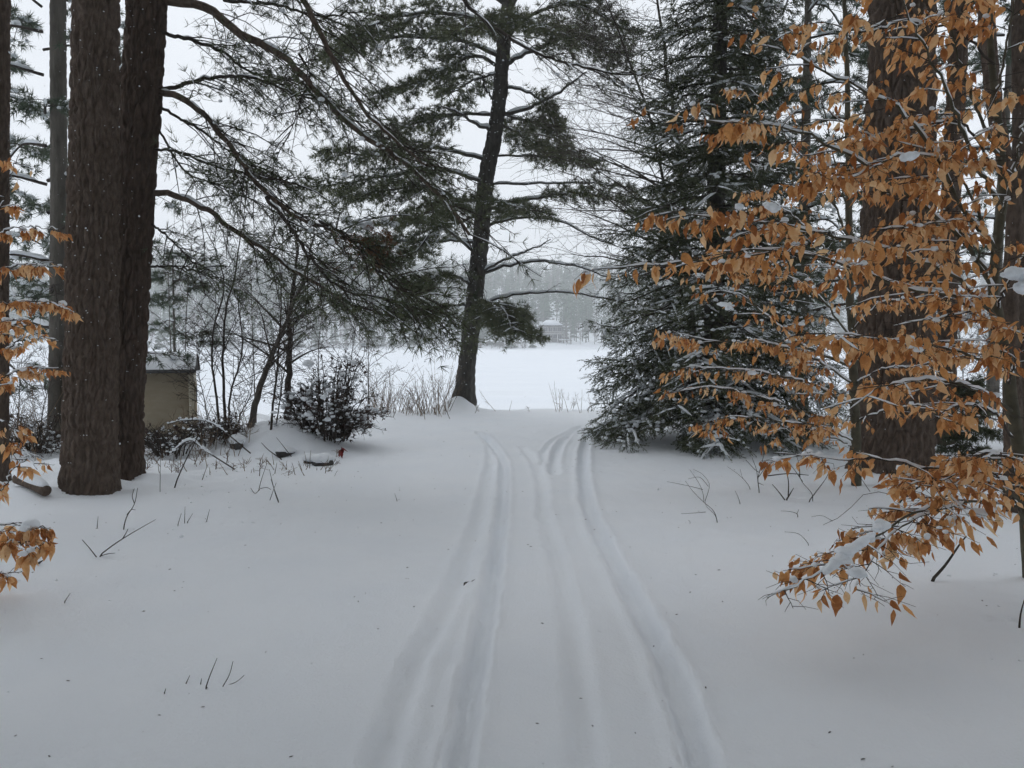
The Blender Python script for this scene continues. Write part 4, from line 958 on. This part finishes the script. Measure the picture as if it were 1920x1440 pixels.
b2 = beech('slender beech with small orange leaves in front of the spruce and massive trunk', (1606, 905), 8.4, B2T, 8.4, .055, B2L, 132, 300, .85, sub=(9, .38), snowy=.035)
BLT = [(-26, 960), (-24, 800), (-20, 600), (-15, 400), (-12, 150)]
BLL = [([(-22, 600), (20, 570), (70, 565), (120, 575)], 6.6, 6.2, .008, 1.3), ([(-22, 690), (20, 650), (60, 630), (112, 640)], 6.6, 6.8, .008, 1.2),
 ([(-20, 520), (10, 505), (50, 495), (100, 500)], 6.6, 6.3, .008, 1.0), ([(-22, 740), (20, 700), (60, 690), (110, 690)], 6.6, 6.9, .008, 1.1),
 ([(-18, 420), (5, 380), (20, 330), (35, 290)], 6.6, 6.2, .006, .7), ([(-18, 450), (15, 430), (50, 425), (110, 430)], 6.6, 6.6, .006, .6), ([(-24, 800), (10, 790), (40, 830), (70, 880)], 6.6, 6.0, .006, .8),
 ([(-24, 640), (0, 620), (25, 600), (50, 610)], 6.6, 6.0, .006, 1.2)]
bl = beech('beech sprays of pale orange leaves reaching in at the left edge', (-26, 960), 6.6, BLT, 6.6, .03, BLL, 133, 160, .82, sub=(10, .17), snowy=.03)
BSL = [([(-40, 1010), (0, 985), (40, 985), (85, 990)], 4.9, 4.5, .006, 1.2), ([(-40, 1040), (0, 1010), (40, 1020), (75, 1030)], 4.9, 4.3, .005, .9), ([(-40, 930), (0, 920), (25, 880), (50, 860)], 4.9, 5.2, .005, .7), ([(-40, 1080), (-10, 1070), (20, 1082)], 4.9, 4.6, .004, .6)]
bs = beech('low beech spray with a snow dollop at the lower left edge', (-40, 1130), 4.9, [(-40, 1130), (-44, 1030), (-40, 930), (-36, 840)], 4.9, .016, BSL, 134, 60, .85, sub=(9, .13), snowy=.04)
sm = MB(); blobs(sm, [W(58, 985, 4.55)], .05); blobs(sm, [W(48, 992, 4.5)], .035); part('snow', sm, M['snow_lump'], bs)
# thick snow rolls lying on the low right-hand beech spray
sm = MB()
for a_, b_, w_ in (((1545, 1075), (1640, 1000), .050), ((1640, 995), (1668, 985), .04), ((1455, 395), (1440, 388), .035), ((1690, 300), (1720, 292), .03), ((1885, 515), (1925, 520), .05), ((1905, 540), (1930, 545), .045), ((1375, 580), (1345, 570), .02)):
    q = px_limb([a_, ((a_[0] + b_[0]) / 2, (a_[1] + b_[1]) / 2 - 4), b_], 3.72, 3.9, 16); w = w_ * np.sin(np.linspace(.05, math.pi - .05, 16)) ** .4 * r.uniform(.8, 1.15, 16); capped(sm, q, w * .62, 12); blobs(sm, q[1:-1:2] + r.normal(0, .008, (7, 3)), w[1:-1:2] * .8)
part('snow', sm, M['snow_lump'], bH, kind='stuff')

# ------------------------------------------------------------------ pump shed
c0 = W(363, 832, 12.7); c0[2] = gz(c0[0], c0[1]) - .1
sh = thing('pump_shed', 'low tan pump shed with snowy roof behind the twin trunks', 'shed', c0); sh['_base'] = [0, 0, 0]
sh.rotation_euler.z = R(19)
w_, d_, e_, rg = 1.75, 1.1, 1.24, 1.46      # width, depth, eave, ridge
part('wall', MB().box((-w_, 0, -.3), (-.06, .04, e_)), M['tan'], sh, False, label='plain tan front wall')
sd_m = MB().add([(0, 0, -.3), (0, d_, -.3), (0, d_, e_), (0, d_ / 2, rg), (0, 0, e_), (-.04, 0, -.3), (-.04, d_, -.3), (-.04, d_, e_), (-.04, d_ / 2, rg), (-.04, 0, e_)],
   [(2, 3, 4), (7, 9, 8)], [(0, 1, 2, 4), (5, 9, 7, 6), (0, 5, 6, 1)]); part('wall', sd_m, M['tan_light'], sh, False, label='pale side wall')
part('wall', MB().box((-w_, d_ - .04, -.3), (-.06, d_, e_)), M['tan'], sh, False)
part('wall', MB().box((-w_ - .04, 0, -.3), (-w_ - .002, d_, e_)), M['tan'], sh, False)
part('corner_board', MB().box((-.058, -.02, -.3), (.02, .058, e_ - .01)), M['tan_light'], sh, False)
for zz in (.42, .84): part('seam_batten', MB().box((-w_ + .01, -.008, zz), (-.065, -.001, zz + .012)), M['tan'], sh, False)
dr = part('door', MB().box((.003, .38, .1), (.025, .82, 1.05)), M['tan'], sh, False); part('window', MB().box((.03, .5, .72), (.036, .7, .98)), M['glass'], dr, False)
ov = .07; rf = MB()
for s in (0, 1):
    y0, y1 = (-ov, d_ / 2) if s == 0 else (d_ + ov, d_ / 2); z0 = e_ - (rg - e_) * ov / (d_ / 2)
    V = [(-w_ - ov, y0, z0 + .01), (ov, y0, z0 + .01), (ov, y1, rg + .01), (-w_ - ov, y1, rg + .01)]; V += [(a, b, c + .05) for a, b, c in V]
    rf.add(V, None, [(0, 1, 2, 3), (4, 7, 6, 5), (0, 4, 5, 1), (1, 5, 6, 2), (2, 6, 7, 3), (3, 7, 4, 0)])
ro = part('roof', rf, M['roof'], sh, False)
u = np.linspace(-w_ - ov + .02, ov - .02, 26); v = np.linspace(-ov + .01, d_ + ov - .01, 18); uu, vv = np.meshgrid(u, v)
zt = rg + .06 - (rg - e_) * np.abs(vv - d_ / 2) / (d_ / 2); ed = np.minimum(1, np.minimum(np.minimum(uu - u[0], u[-1] - uu), np.minimum(vv - v[0], v[-1] - vv)) / .06)
sm = MB().add(np.stack([uu, vv, zt + .004 + .045 * np.sqrt(ed) * (.8 + .4 * n2(uu, vv, .3, 61))], -1).reshape(-1, 3), None, gridq(26, 18)); part('snow', sm, M['snow'], ro)

# ------------------------------------------------------------------ snowy shrub, boulders, bits
r = np.random.default_rng(141)
def shrub(label, bpx, rad, hgt, n, seed, snow_n, leaf_n, name='snowy_shrub'):
    r = np.random.default_rng(seed); b = G(*bpx); root = thing(name, label, 'shrub', b)
    a = r.uniform(0, 6.283, n); el = r.uniform(0, 1.4, n); l = r.uniform(.3, .75, n) + .9 * vnoise(np.stack([a * 1.2, el * 2, 0 * a], -1), seed)
    tip = np.stack([np.cos(a) * np.cos(el) * rad, np.sin(a) * np.cos(el) * rad * .8, np.sin(el) * hgt], -1) * l[:, None]
    tt = np.linspace(0, 1, 7)[None, :, None]; off = np.stack([np.cos(a), np.sin(a), 0 * a], -1) * (rad * .48 * np.sqrt(r.random(n)))[:, None]; P = b + off[:, None] * (1 - .3 * tt) + tip[:, None] * tt; P[:, 0, 2] -= .06; P[:, :, 2] += .18 * hgt * np.sin(np.pi * tt[..., 0] * .85) ; P += r.normal(0, .018, P.shape) * tt
    st = MB(); tubes(st, P, np.linspace(.011, .004, 7)[None], 5); part('stems', st, M['twig'], root, kind='stuff')
    tw = MB(); lv = MB(); pos = []
    for k in range(n):
        A, B_, tp_, td_ = grow(P[k], 9, .26, .16, .04, 50, -.1, 4, .12, r, flat_=.7); tubes(tw, A, np.linspace(.004, .002, 5)[None], 3); tubes(tw, B_, np.array([.002, .0018, .0015]), 3); pos.append(np.hstack([tp_, td_]))
    pos = np.vstack(pos); part('twigs', tw, M['twig'], root, kind='stuff')
    if leaf_n:
        i = r.choice(len(pos), min(leaf_n, len(pos)), replace=False); tufts(lv, [fan(5, .05, .02, 75, 300 + q) for q in range(3)], pos[i, :3], pos[i, 3:], 1.0, r); part('foliage', lv, M['shrub_leaf'], root, False, 'stuff')
    sn = MB(); i = r.choice(len(pos), snow_n, replace=False); blobs(sn, pos[i, :3] + (0, 0, .01), r.gamma(2.0, .0095 if hgt > .8 else .005, snow_n) + .006); part('snow', sn, M['snow_lump'], root, kind='stuff')
    return root
shrub('dark tangled shrub heaped with snow clumps left of the path', (614, 838), .70, .98, 95, 142, 460, 650)
shrub('small snow dusted brush in front of the pump shed', (318, 850), .45, .40, 30, 143, 130, 60)
shrub('small snow dusted brush right of the pump shed', (398, 838), .4, .35, 24, 144, 110, 80)
shrub('low snowy brush beside the slender grey trunk', (60, 848), .5, .5, 34, 145, 150, 90)
def boulder(bpx, sx, sy, sz, label, seed):
    b = G(*bpx); V, T = blob(seed, 18, 11); q = V.copy(); V = q * (1 + .35 * (fbm(q * 2.4 + seed, 3, seed) - .5))[:, None]
    root = thing('boulder', label, 'rock', b); part('stone', MB().add(b + V * (sx, sy, sz) + (0, 0, sz * .1), T), M['rock'], root)
    S = blob(seed + 3, 18, 11); part('snow', MB().add(b + S[0] * (sx * 1.2, sy * 1.15, sz * .8) + (0, 0, sz * .72), S[1]), M['snow_lump'], root)
boulder((606, 872), .13, .12, .11, 'larger black snow capped stone below the tangled shrub', 3)
boulder((584, 868), .10, .09, .085, 'smaller black snow capped stone below the tangled shrub', 5)
boulder((445, 848), .10, .09, .14, 'snow capped stump-like rock at the foot of the saplings', 8)
boulder((535, 855), .13, .11, .08, 'dark stone peeping from the snow mound left of the shrub', 9)
# red leaf cluster
b = G(640, 858); rc = thing('red_leaf_cluster', 'small dark red leaf cluster standing in snow beside the shrub', 'leaf', b)
mb = MB(); tubes(mb, np.array([b - (0, 0, .03), b + (.01, 0, .08), b + (0, 0, .15)]), [.004, .003, .002], 5); part('stem', mb, M['twig'], rc)
for k in range(6):
    v, f_ = LEAVES[k]; mb = MB(); inst(mb, v, f_, b[None] + np.array([[r.normal(0, .01), r.normal(0, .01), .15 - k * .012]]), orient(np.array([[math.cos(k * 1.1) * .5, math.sin(k * 1.1) * .5, -1.0]])), 1.25); part('leaf', mb, M['red'], rc)
# fallen log left, with snow
b = G(68, 922); lg = thing('log', 'short snow capped log end poking from the snow at the left', 'log', b)
A = b + np.array([-.28, .15, .10]); B_ = b + np.array([.16, -.10, .02]); P = spline([A, (A + B_) / 2 + (0, 0, .01), B_], 14); mb = MB(); capped(mb, P, .055, 12); part('trunk', mb, M['bark'], lg)
mb = MB(); w = .058 * np.sin(np.linspace(.2, math.pi - .2, 14)) ** .4; capped(mb, P + (0, 0, .048), w, 10); part('snow', mb, M['snow_lump'], lg)
def px_stick(name, label, cat, strokes, rad, group=None, mt='twig', lift=0.0):
    """a twig in the snow: the first point of the first stroke stands on the ground"""
    b = G(*strokes[0][0]); root = tag(None, label, cat, group) if False else None
    mb = MB()
    for k, s in enumerate(strokes):
        L = px_limb(s, b[1], b[1] + (0.02 if k == 0 else r.normal(0, .06)), 12) if len(s) > 2 else spline(np.array([W(s[0][0], s[0][1], b[1]), W(s[1][0], s[1][1], b[1] + r.normal(0, .05))]), 8)
        if k == 0: L[0, 2] -= .03
        tubes(mb, L + (0, 0, lift), np.linspace(rad if k == 0 else rad * .75, rad * .4, len(L)), 6)
    o = part(name, mb, M[mt], base=tuple(float(q) for q in b)); return tag(o, label, cat, group)
px_stick('twig', 'forked twig like a rake near the bottom left', 'twig', [[(385, 1292), (394, 1266), (407, 1234)], [(387, 1293), (415, 1288), (442, 1279), (458, 1266)], [(418, 1287), (430, 1265), (437, 1240)]], .0032)
px_stick('twig', 'tiny stub just left of the forked twig', 'twig', [[(348, 1283), (356, 1266)]], .003)
px_stick('twig', 'tiniest stub nearest the forked twig', 'twig', [[(376, 1283), (378, 1272)]], .0026)
px_stick('twig', 'lone tiny stub low at the bottom left', 'twig', [[(308, 1300), (311, 1291)]], .003)
px_stick('twig', 'long fallen twig lying on snow in front of the twin trunks', 'twig', [[(182, 1045), (215, 1020), (250, 998), (292, 974)], [(182, 1046), (168, 1028), (154, 1012)], [(188, 1042), (205, 1038), (216, 1037)], [(230, 1010), (236, 1000), (240, 992)]], .0055)
px_stick('twig', 'crooked upright twig before the trunk pair', 'twig', [[(231, 993), (238, 968), (252, 945), (258, 915)], [(238, 965), (246, 956), (254, 956)], [(252, 944), (248, 930), (252, 916)]], .005)
for k, (a_, b_) in enumerate([((333, 986), (340, 962)), ((346, 982), (347, 950)), ((350, 981), (362, 962)), ((387, 979), (393, 955)), ((182, 990), (184, 968)), ((120, 1130), (132, 1112)), ((300, 922), (301, 850)), ((627, 893), (634, 880)), ((745, 940), (740, 925))]):
    px_stick('twig', 'short thin twig tip ' + ['leaning left of a trio in front of the twin trunks', 'tallest of a trio in front of the twin trunks', 'slanting right of a trio in front of the twin trunks', 'standing just right of the twig trio', 'directly below the thick front trunk', 'alone in open snow at the lower left', 'rising tall beside the rear twin trunk', 'in open snow below the shrub', 'in open snow left of the tracks'][k], 'twig', [[a_, b_]], .0035, 'twig tips in the open snow')
px_stick('twig_clump', 'clump of dark twigs in the snow left of the path', 'twigs', [[(523, 942), (515, 920), (508, 898)], [(522, 942), (516, 925), (505, 880)], [(506, 938), (513, 918), (518, 905)], [(485, 920), (490, 900), (500, 870)], [(487, 918), (478, 925), (470, 915)], [(488, 916), (500, 914), (508, 918)]], .005)
px_stick('twig', 'straight leaning stick before the pump shed', 'stick', [[(326, 914), (345, 870), (370, 820), (398, 762)]], .008)
px_stick('twig', 'dark stick lying across the mound below the saplings', 'stick', [[(530, 862), (505, 845), (490, 830)]], .009)
px_stick('twig', 'thin twig crossing the snow mound by the stones', 'stick', [[(548, 858), (530, 835), (518, 820)]], .006)
px_stick('fern_twig', 'feathery leaning twig in open snow right of the path', 'twig', [[(1346, 980), (1338, 958), (1320, 942), (1300, 922), (1285, 902)], [(1320, 942), (1318, 925), (1310, 905), (1293, 880)], [(1318, 918), (1295, 912), (1262, 905), (1250, 903)], [(1323, 960), (1300, 962), (1277, 963)], [(1345, 978), (1340, 965), (1325, 950), (1322, 938)], [(1322, 940), (1330, 910), (1318, 890), (1300, 880)], [(1328, 912), (1312, 895), (1290, 898)], [(1290, 988), (1294, 980), (1291, 975)]], .0036)
px_stick('twig', 'short stub of twig near the feathery twig', 'twig', [[(1388, 945), (1384, 932), (1378, 920)]], .0035)
px_stick('twig', 'upright branched twig in front of the spruce skirt', 'twig', [[(1424, 924), (1421, 900), (1424, 885), (1433, 850)], [(1421, 902), (1418, 880), (1410, 858)], [(1424, 886), (1415, 880), (1398, 862)], [(1421, 905), (1432, 910)], [(1422, 895), (1440, 870), (1452, 862)]], .0055)
px_stick('twig', 'low arched twig left of the upright branched twig', 'twig', [[(1408, 918), (1400, 905), (1385, 890), (1364, 875)], [(1400, 905), (1392, 895), (1388, 880)], [(1408, 920), (1398, 921), (1392, 924)]], .0035)
px_stick('twig', 'thick dark forked stub in the snow left of the massive trunk', 'stick', [[(1474, 938), (1482, 925), (1488, 915)], [(1472, 938), (1460, 922), (1448, 908)], [(1478, 930), (1478, 900), (1470, 870)], [(1440, 892), (1480, 888), (1516, 891)]], .0085)
px_stick('twig', 'long forked twig leaning right beside the massive trunk', 'stick', [[(1515, 942), (1530, 922), (1548, 898), (1556, 880)], [(1524, 940), (1522, 925), (1505, 905), (1498, 890)], [(1500, 895), (1498, 870), (1490, 845)], [(1505, 903), (1485, 875), (1470, 860)]], .0055)
px_stick('twig', 'small curved twig right of the feathery twig', 'twig', [[(1496, 970), (1494, 963), (1480, 959), (1464, 958)], [(1494, 964), (1498, 955)]], .0035)
px_stick('twig', 'bent thin twig arching over snow by the low beech spray', 'twig', [[(1518, 1023), (1508, 1010), (1495, 1000), (1471, 997)]], .0032)
px_stick('stick', 'stout stick propped in snow under the low beech spray', 'stick', [[(1745, 1090), (1772, 1060), (1800, 1020), (1812, 1005)]], .011)
px_stick('stick', 'dark stick slanting up from snow at the massive trunk foot', 'stick', [[(1682, 943), (1710, 922), (1740, 900), (1780, 868)]], .011)
px_stick('stick', 'dark stub standing at the lower right edge', 'stick', [[(1911, 1178), (1914, 1150), (1922, 1120)]], .006)
px_stick('stick', 'bare grey twig arching left above the low beech spray', 'twig', [[(1780, 985), (1700, 985), (1630, 975), (1600, 1000), (1560, 1030), (1500, 1050), (1444, 1066)], [(1630, 975), (1620, 960), (1610, 945)], [(1560, 1030), (1540, 1020), (1520, 1022)]], .0035, None, 'twig', .25)
px_stick('twig', 'small dark bark chip with a needle lying in the left track', 'chip', [[(870, 1093), (876, 1092), (884, 1090)], [(884, 1091), (892, 1086), (897, 1083)]], .006)
px_stick('twig', 'small dark bark chip on snow at the far left', 'chip', [[(72, 1056), (80, 1051)]], .009)
# clumps along the bank
def reeds(label, x0, x1, yb, n, h0, h1, seed, grp=None):
    r = np.random.default_rng(seed); x = r.uniform(x0, x1, n); mb = MB(); b0 = G((x0 + x1) / 2, yb); P = []
    for k in range(n):
        b = G(x[k], yb + r.normal(0, 4)); b[1] += r.normal(0, .25); b[2] = gz(b[0], b[1]) - .05; h = r.uniform(h0, h1) * (.5 + .9 * vnoise(np.array([[x[k] / 22., 3.1, 0]]), seed)[0])
        t = np.linspace(0, 1, 5)[:, None]; P.append(b + np.array([r.normal(0, .3) * h, r.normal(0, .2) * h, h]) * t + np.cumsum(r.normal(0, .02 * h, (5, 3)), 0) * t)
    P = np.array(P); tubes(mb, P, np.linspace(.0065, .0025, 5)[None], 3, r.random(n))
    for k in range(0, n, 3): A, B_, _, _ = grow(P[k], 5, .3 * h1, .14 * h1, .35, 28, -.1, 2, .08, r, flat_=.5); tubes(mb, A, np.linspace(.0035, .002, 5)[None], 3, .3); tubes(mb, B_, np.array([.002, .002, .0015]), 3, .3)
    o = part('reeds', mb, M['reed'], base=tuple(float(q) for q in b0), kind='stuff'); return tag(o, label, 'reeds', grp)
reeds('dry brown reeds and brush on the bank left of the leaning pine', 688, 845, 772, 190, .25, 1.0, 151)
reeds('dry twiggy brush on the bank between leaning pine and spruce', 1040, 1120, 766, 46, .12, .75, 152)
reeds('thin bank brush just right of the leaning pine foot', 890, 1000, 768, 10, .1, .4, 153)
reeds('sparse dead stalks around the pump shed', 275, 460, 838, 110, .15, .55, 154)
reeds('sparse dead stalks in the thicket at the left', 10, 110, 850, 60, .2, .8, 155)
reeds('dead stalks behind the massive trunk', 1540, 1900, 815, 90, .2, .8, 156)
reeds('fine weed stems sticking out of rough snow left of the path', 275, 620, 880, 70, .05, .28, 157)
# snow-bent canes in front of the shed
for k, pts in enumerate(([(470, 850), (400, 795), (350, 788), (315, 795)], [(440, 880), (385, 845), (355, 825), (320, 850)])):
    b = G(*pts[0]); L = px_limb(pts, b[1], b[1] + .2, 20); R_ = np.linspace(.009, .005, 20); mb = MB(); tubes(mb, L, R_, 6)
    o = thing('bent_cane', ('upper' if k == 0 else 'lower') + ' snow bent cane arching before the pump shed', 'cane', L[0]); part('stem', mb, M['twig'], o)
    sm = MB(); snow_on(sm, L[6:], np.full(14, .014), .8, 1.2, 170 + k, 7); blobs(sm, L[6:20] + (0, 0, .015), r.uniform(.012, .032, 14)); part('snow', sm, M['snow_lump'], o)
# crumbs of bark and needles scattered on the snow
lt = MB(); n = 700; x = r.uniform(-6, 6, n); yv = 2.4 + 13 * r.random(n) ** 1.2; z = ground_h(x, yv); tv = OCT_V * (.012, .004, .003)
inst(lt, tv, OCT_T, np.stack([x, yv, z + .003], -1), orient(np.tile([[0, 0, 1.0]], (n, 1))), r.uniform(.35, 1.1, n)); o = part('litter', lt, M['twig'], kind='stuff'); tag(o, 'dark crumbs of bark and needles on the snow', 'litter')
# clods of snow dropped from the branches
n = 420; x = r.normal(0, 1, n) * 1.6 + r.choice([-3.6, 3.6, 4.6, -4.6, 0], n); yv = r.uniform(2.6, 12, n); k_ = np.abs(x) > 2.2; x, yv = x[k_], yv[k_]; n = len(x); z = ground_h(x, yv); cl = MB(); blobs(cl, np.stack([x, yv, z - .002], -1), r.gamma(2.0, .004, n) + .004)
tag(part('snow_clods', cl, M['snow'], kind='stuff'), 'small clods of snow fallen from the branches', 'snow clods')
# falling flakes
n = 1300; q = r.uniform(2.5, 16, n) ; u = r.uniform(-20, 1940, n); v = r.uniform(-20, 1000, n); fp = np.array([W(a, b, c) for a, b, c in zip(u, v, q)])
fk = MB(); inst(fk, OCT_V * (1, 1, .9), OCT_T, fp, orient(r.normal(0, 1, (n, 3))), r.uniform(.0022, .0048, n)); o = part('snowflakes', fk, M['snow_lump'], kind='stuff'); tag(o, 'fine snowflakes drifting down through the air', 'snowflakes')

# ------------------------------------------------------------------ the wood around and behind the camera: it shades the near snow
wr = np.random.default_rng(161)
tmb = MB(); tubes(tmb, np.array([[0, 0, -.4], [0, 0, 6], [.1, 0, 12], [.1, 0, 17]]), [.24, .2, .12, .03], 10); tme = tmb.mesh('trunk', M['bark'])
cmb = MB(); n = 2100; t = wr.random(n); rr = 3.6 * (1 - .7 * t) * np.sqrt(wr.random(n)); a = wr.uniform(0, 6.283, n)
tufts(cmb, CLUMP, np.stack([np.cos(a) * rr, np.sin(a) * rr, 5.5 + 12 * t], -1), np.stack([np.cos(a), np.sin(a), wr.normal(.1, .4, n)], -1), 1.1, wr); cme = cmb.mesh('crown', M['needles_near'], smooth=False)
for (x, yv, s) in [(-2.9, .5, 1.0), (3.1, .4, 1.0), (.3, -1.4, 1.05), (-5.6, 2.0, 1.0), (-7.2, -.6, 1.05), (7.4, -.8, 1.05), (-2.2, -5.5, 1.1), (2.6, -5.8, 1.1), (-6.5, -5, 1.1), (6.8, -5.2, 1.1), (-11, -3, 1.1), (11.2, -3, 1.1), (10.8, 3, 1.0)]:
    o = thing('pine_tree', 'forest pine outside the picture beside or behind the viewer', 'pine', (x, yv, gz(x, yv)), 'forest pines around the viewer'); o.scale = (s, s, s); o.rotation_euler.z = wr.uniform(0, 6.28)
    for nm, me in (('trunk', tme), ('crown', cme)): c = bpy.data.objects.new(nm, me); col.objects.link(c); c.parent = o

# ------------------------------------------------------------------ haze
hm = bpy.data.materials.new('haze'); hm.use_nodes = True; ht_ = hm.node_tree; ht_.nodes.remove(ht_.nodes['Principled BSDF'])
pv = ht_.nodes.new('ShaderNodeVolumePrincipled'); pv.inputs['Color'].default_value = (.97, .985, 1, 1); pv.inputs['Density'].default_value = .00115; pv.inputs['Anisotropy'].default_value = 0.2
ht_.links.new(pv.outputs['Volume'], ht_.nodes['Material Output'].inputs['Volume'])
o = part('haze', MB().box((-950, -60, -3.2), (950, 950, 92)), hm, None, False, 'stuff'); o['label'] = 'pale snowy haze filling the air'
for o in bpy.data.objects:
    if '_base' in o: del o['_base']
print('tris', sum(len(m.loop_triangles) or len(m.polygons) for m in bpy.data.meshes))
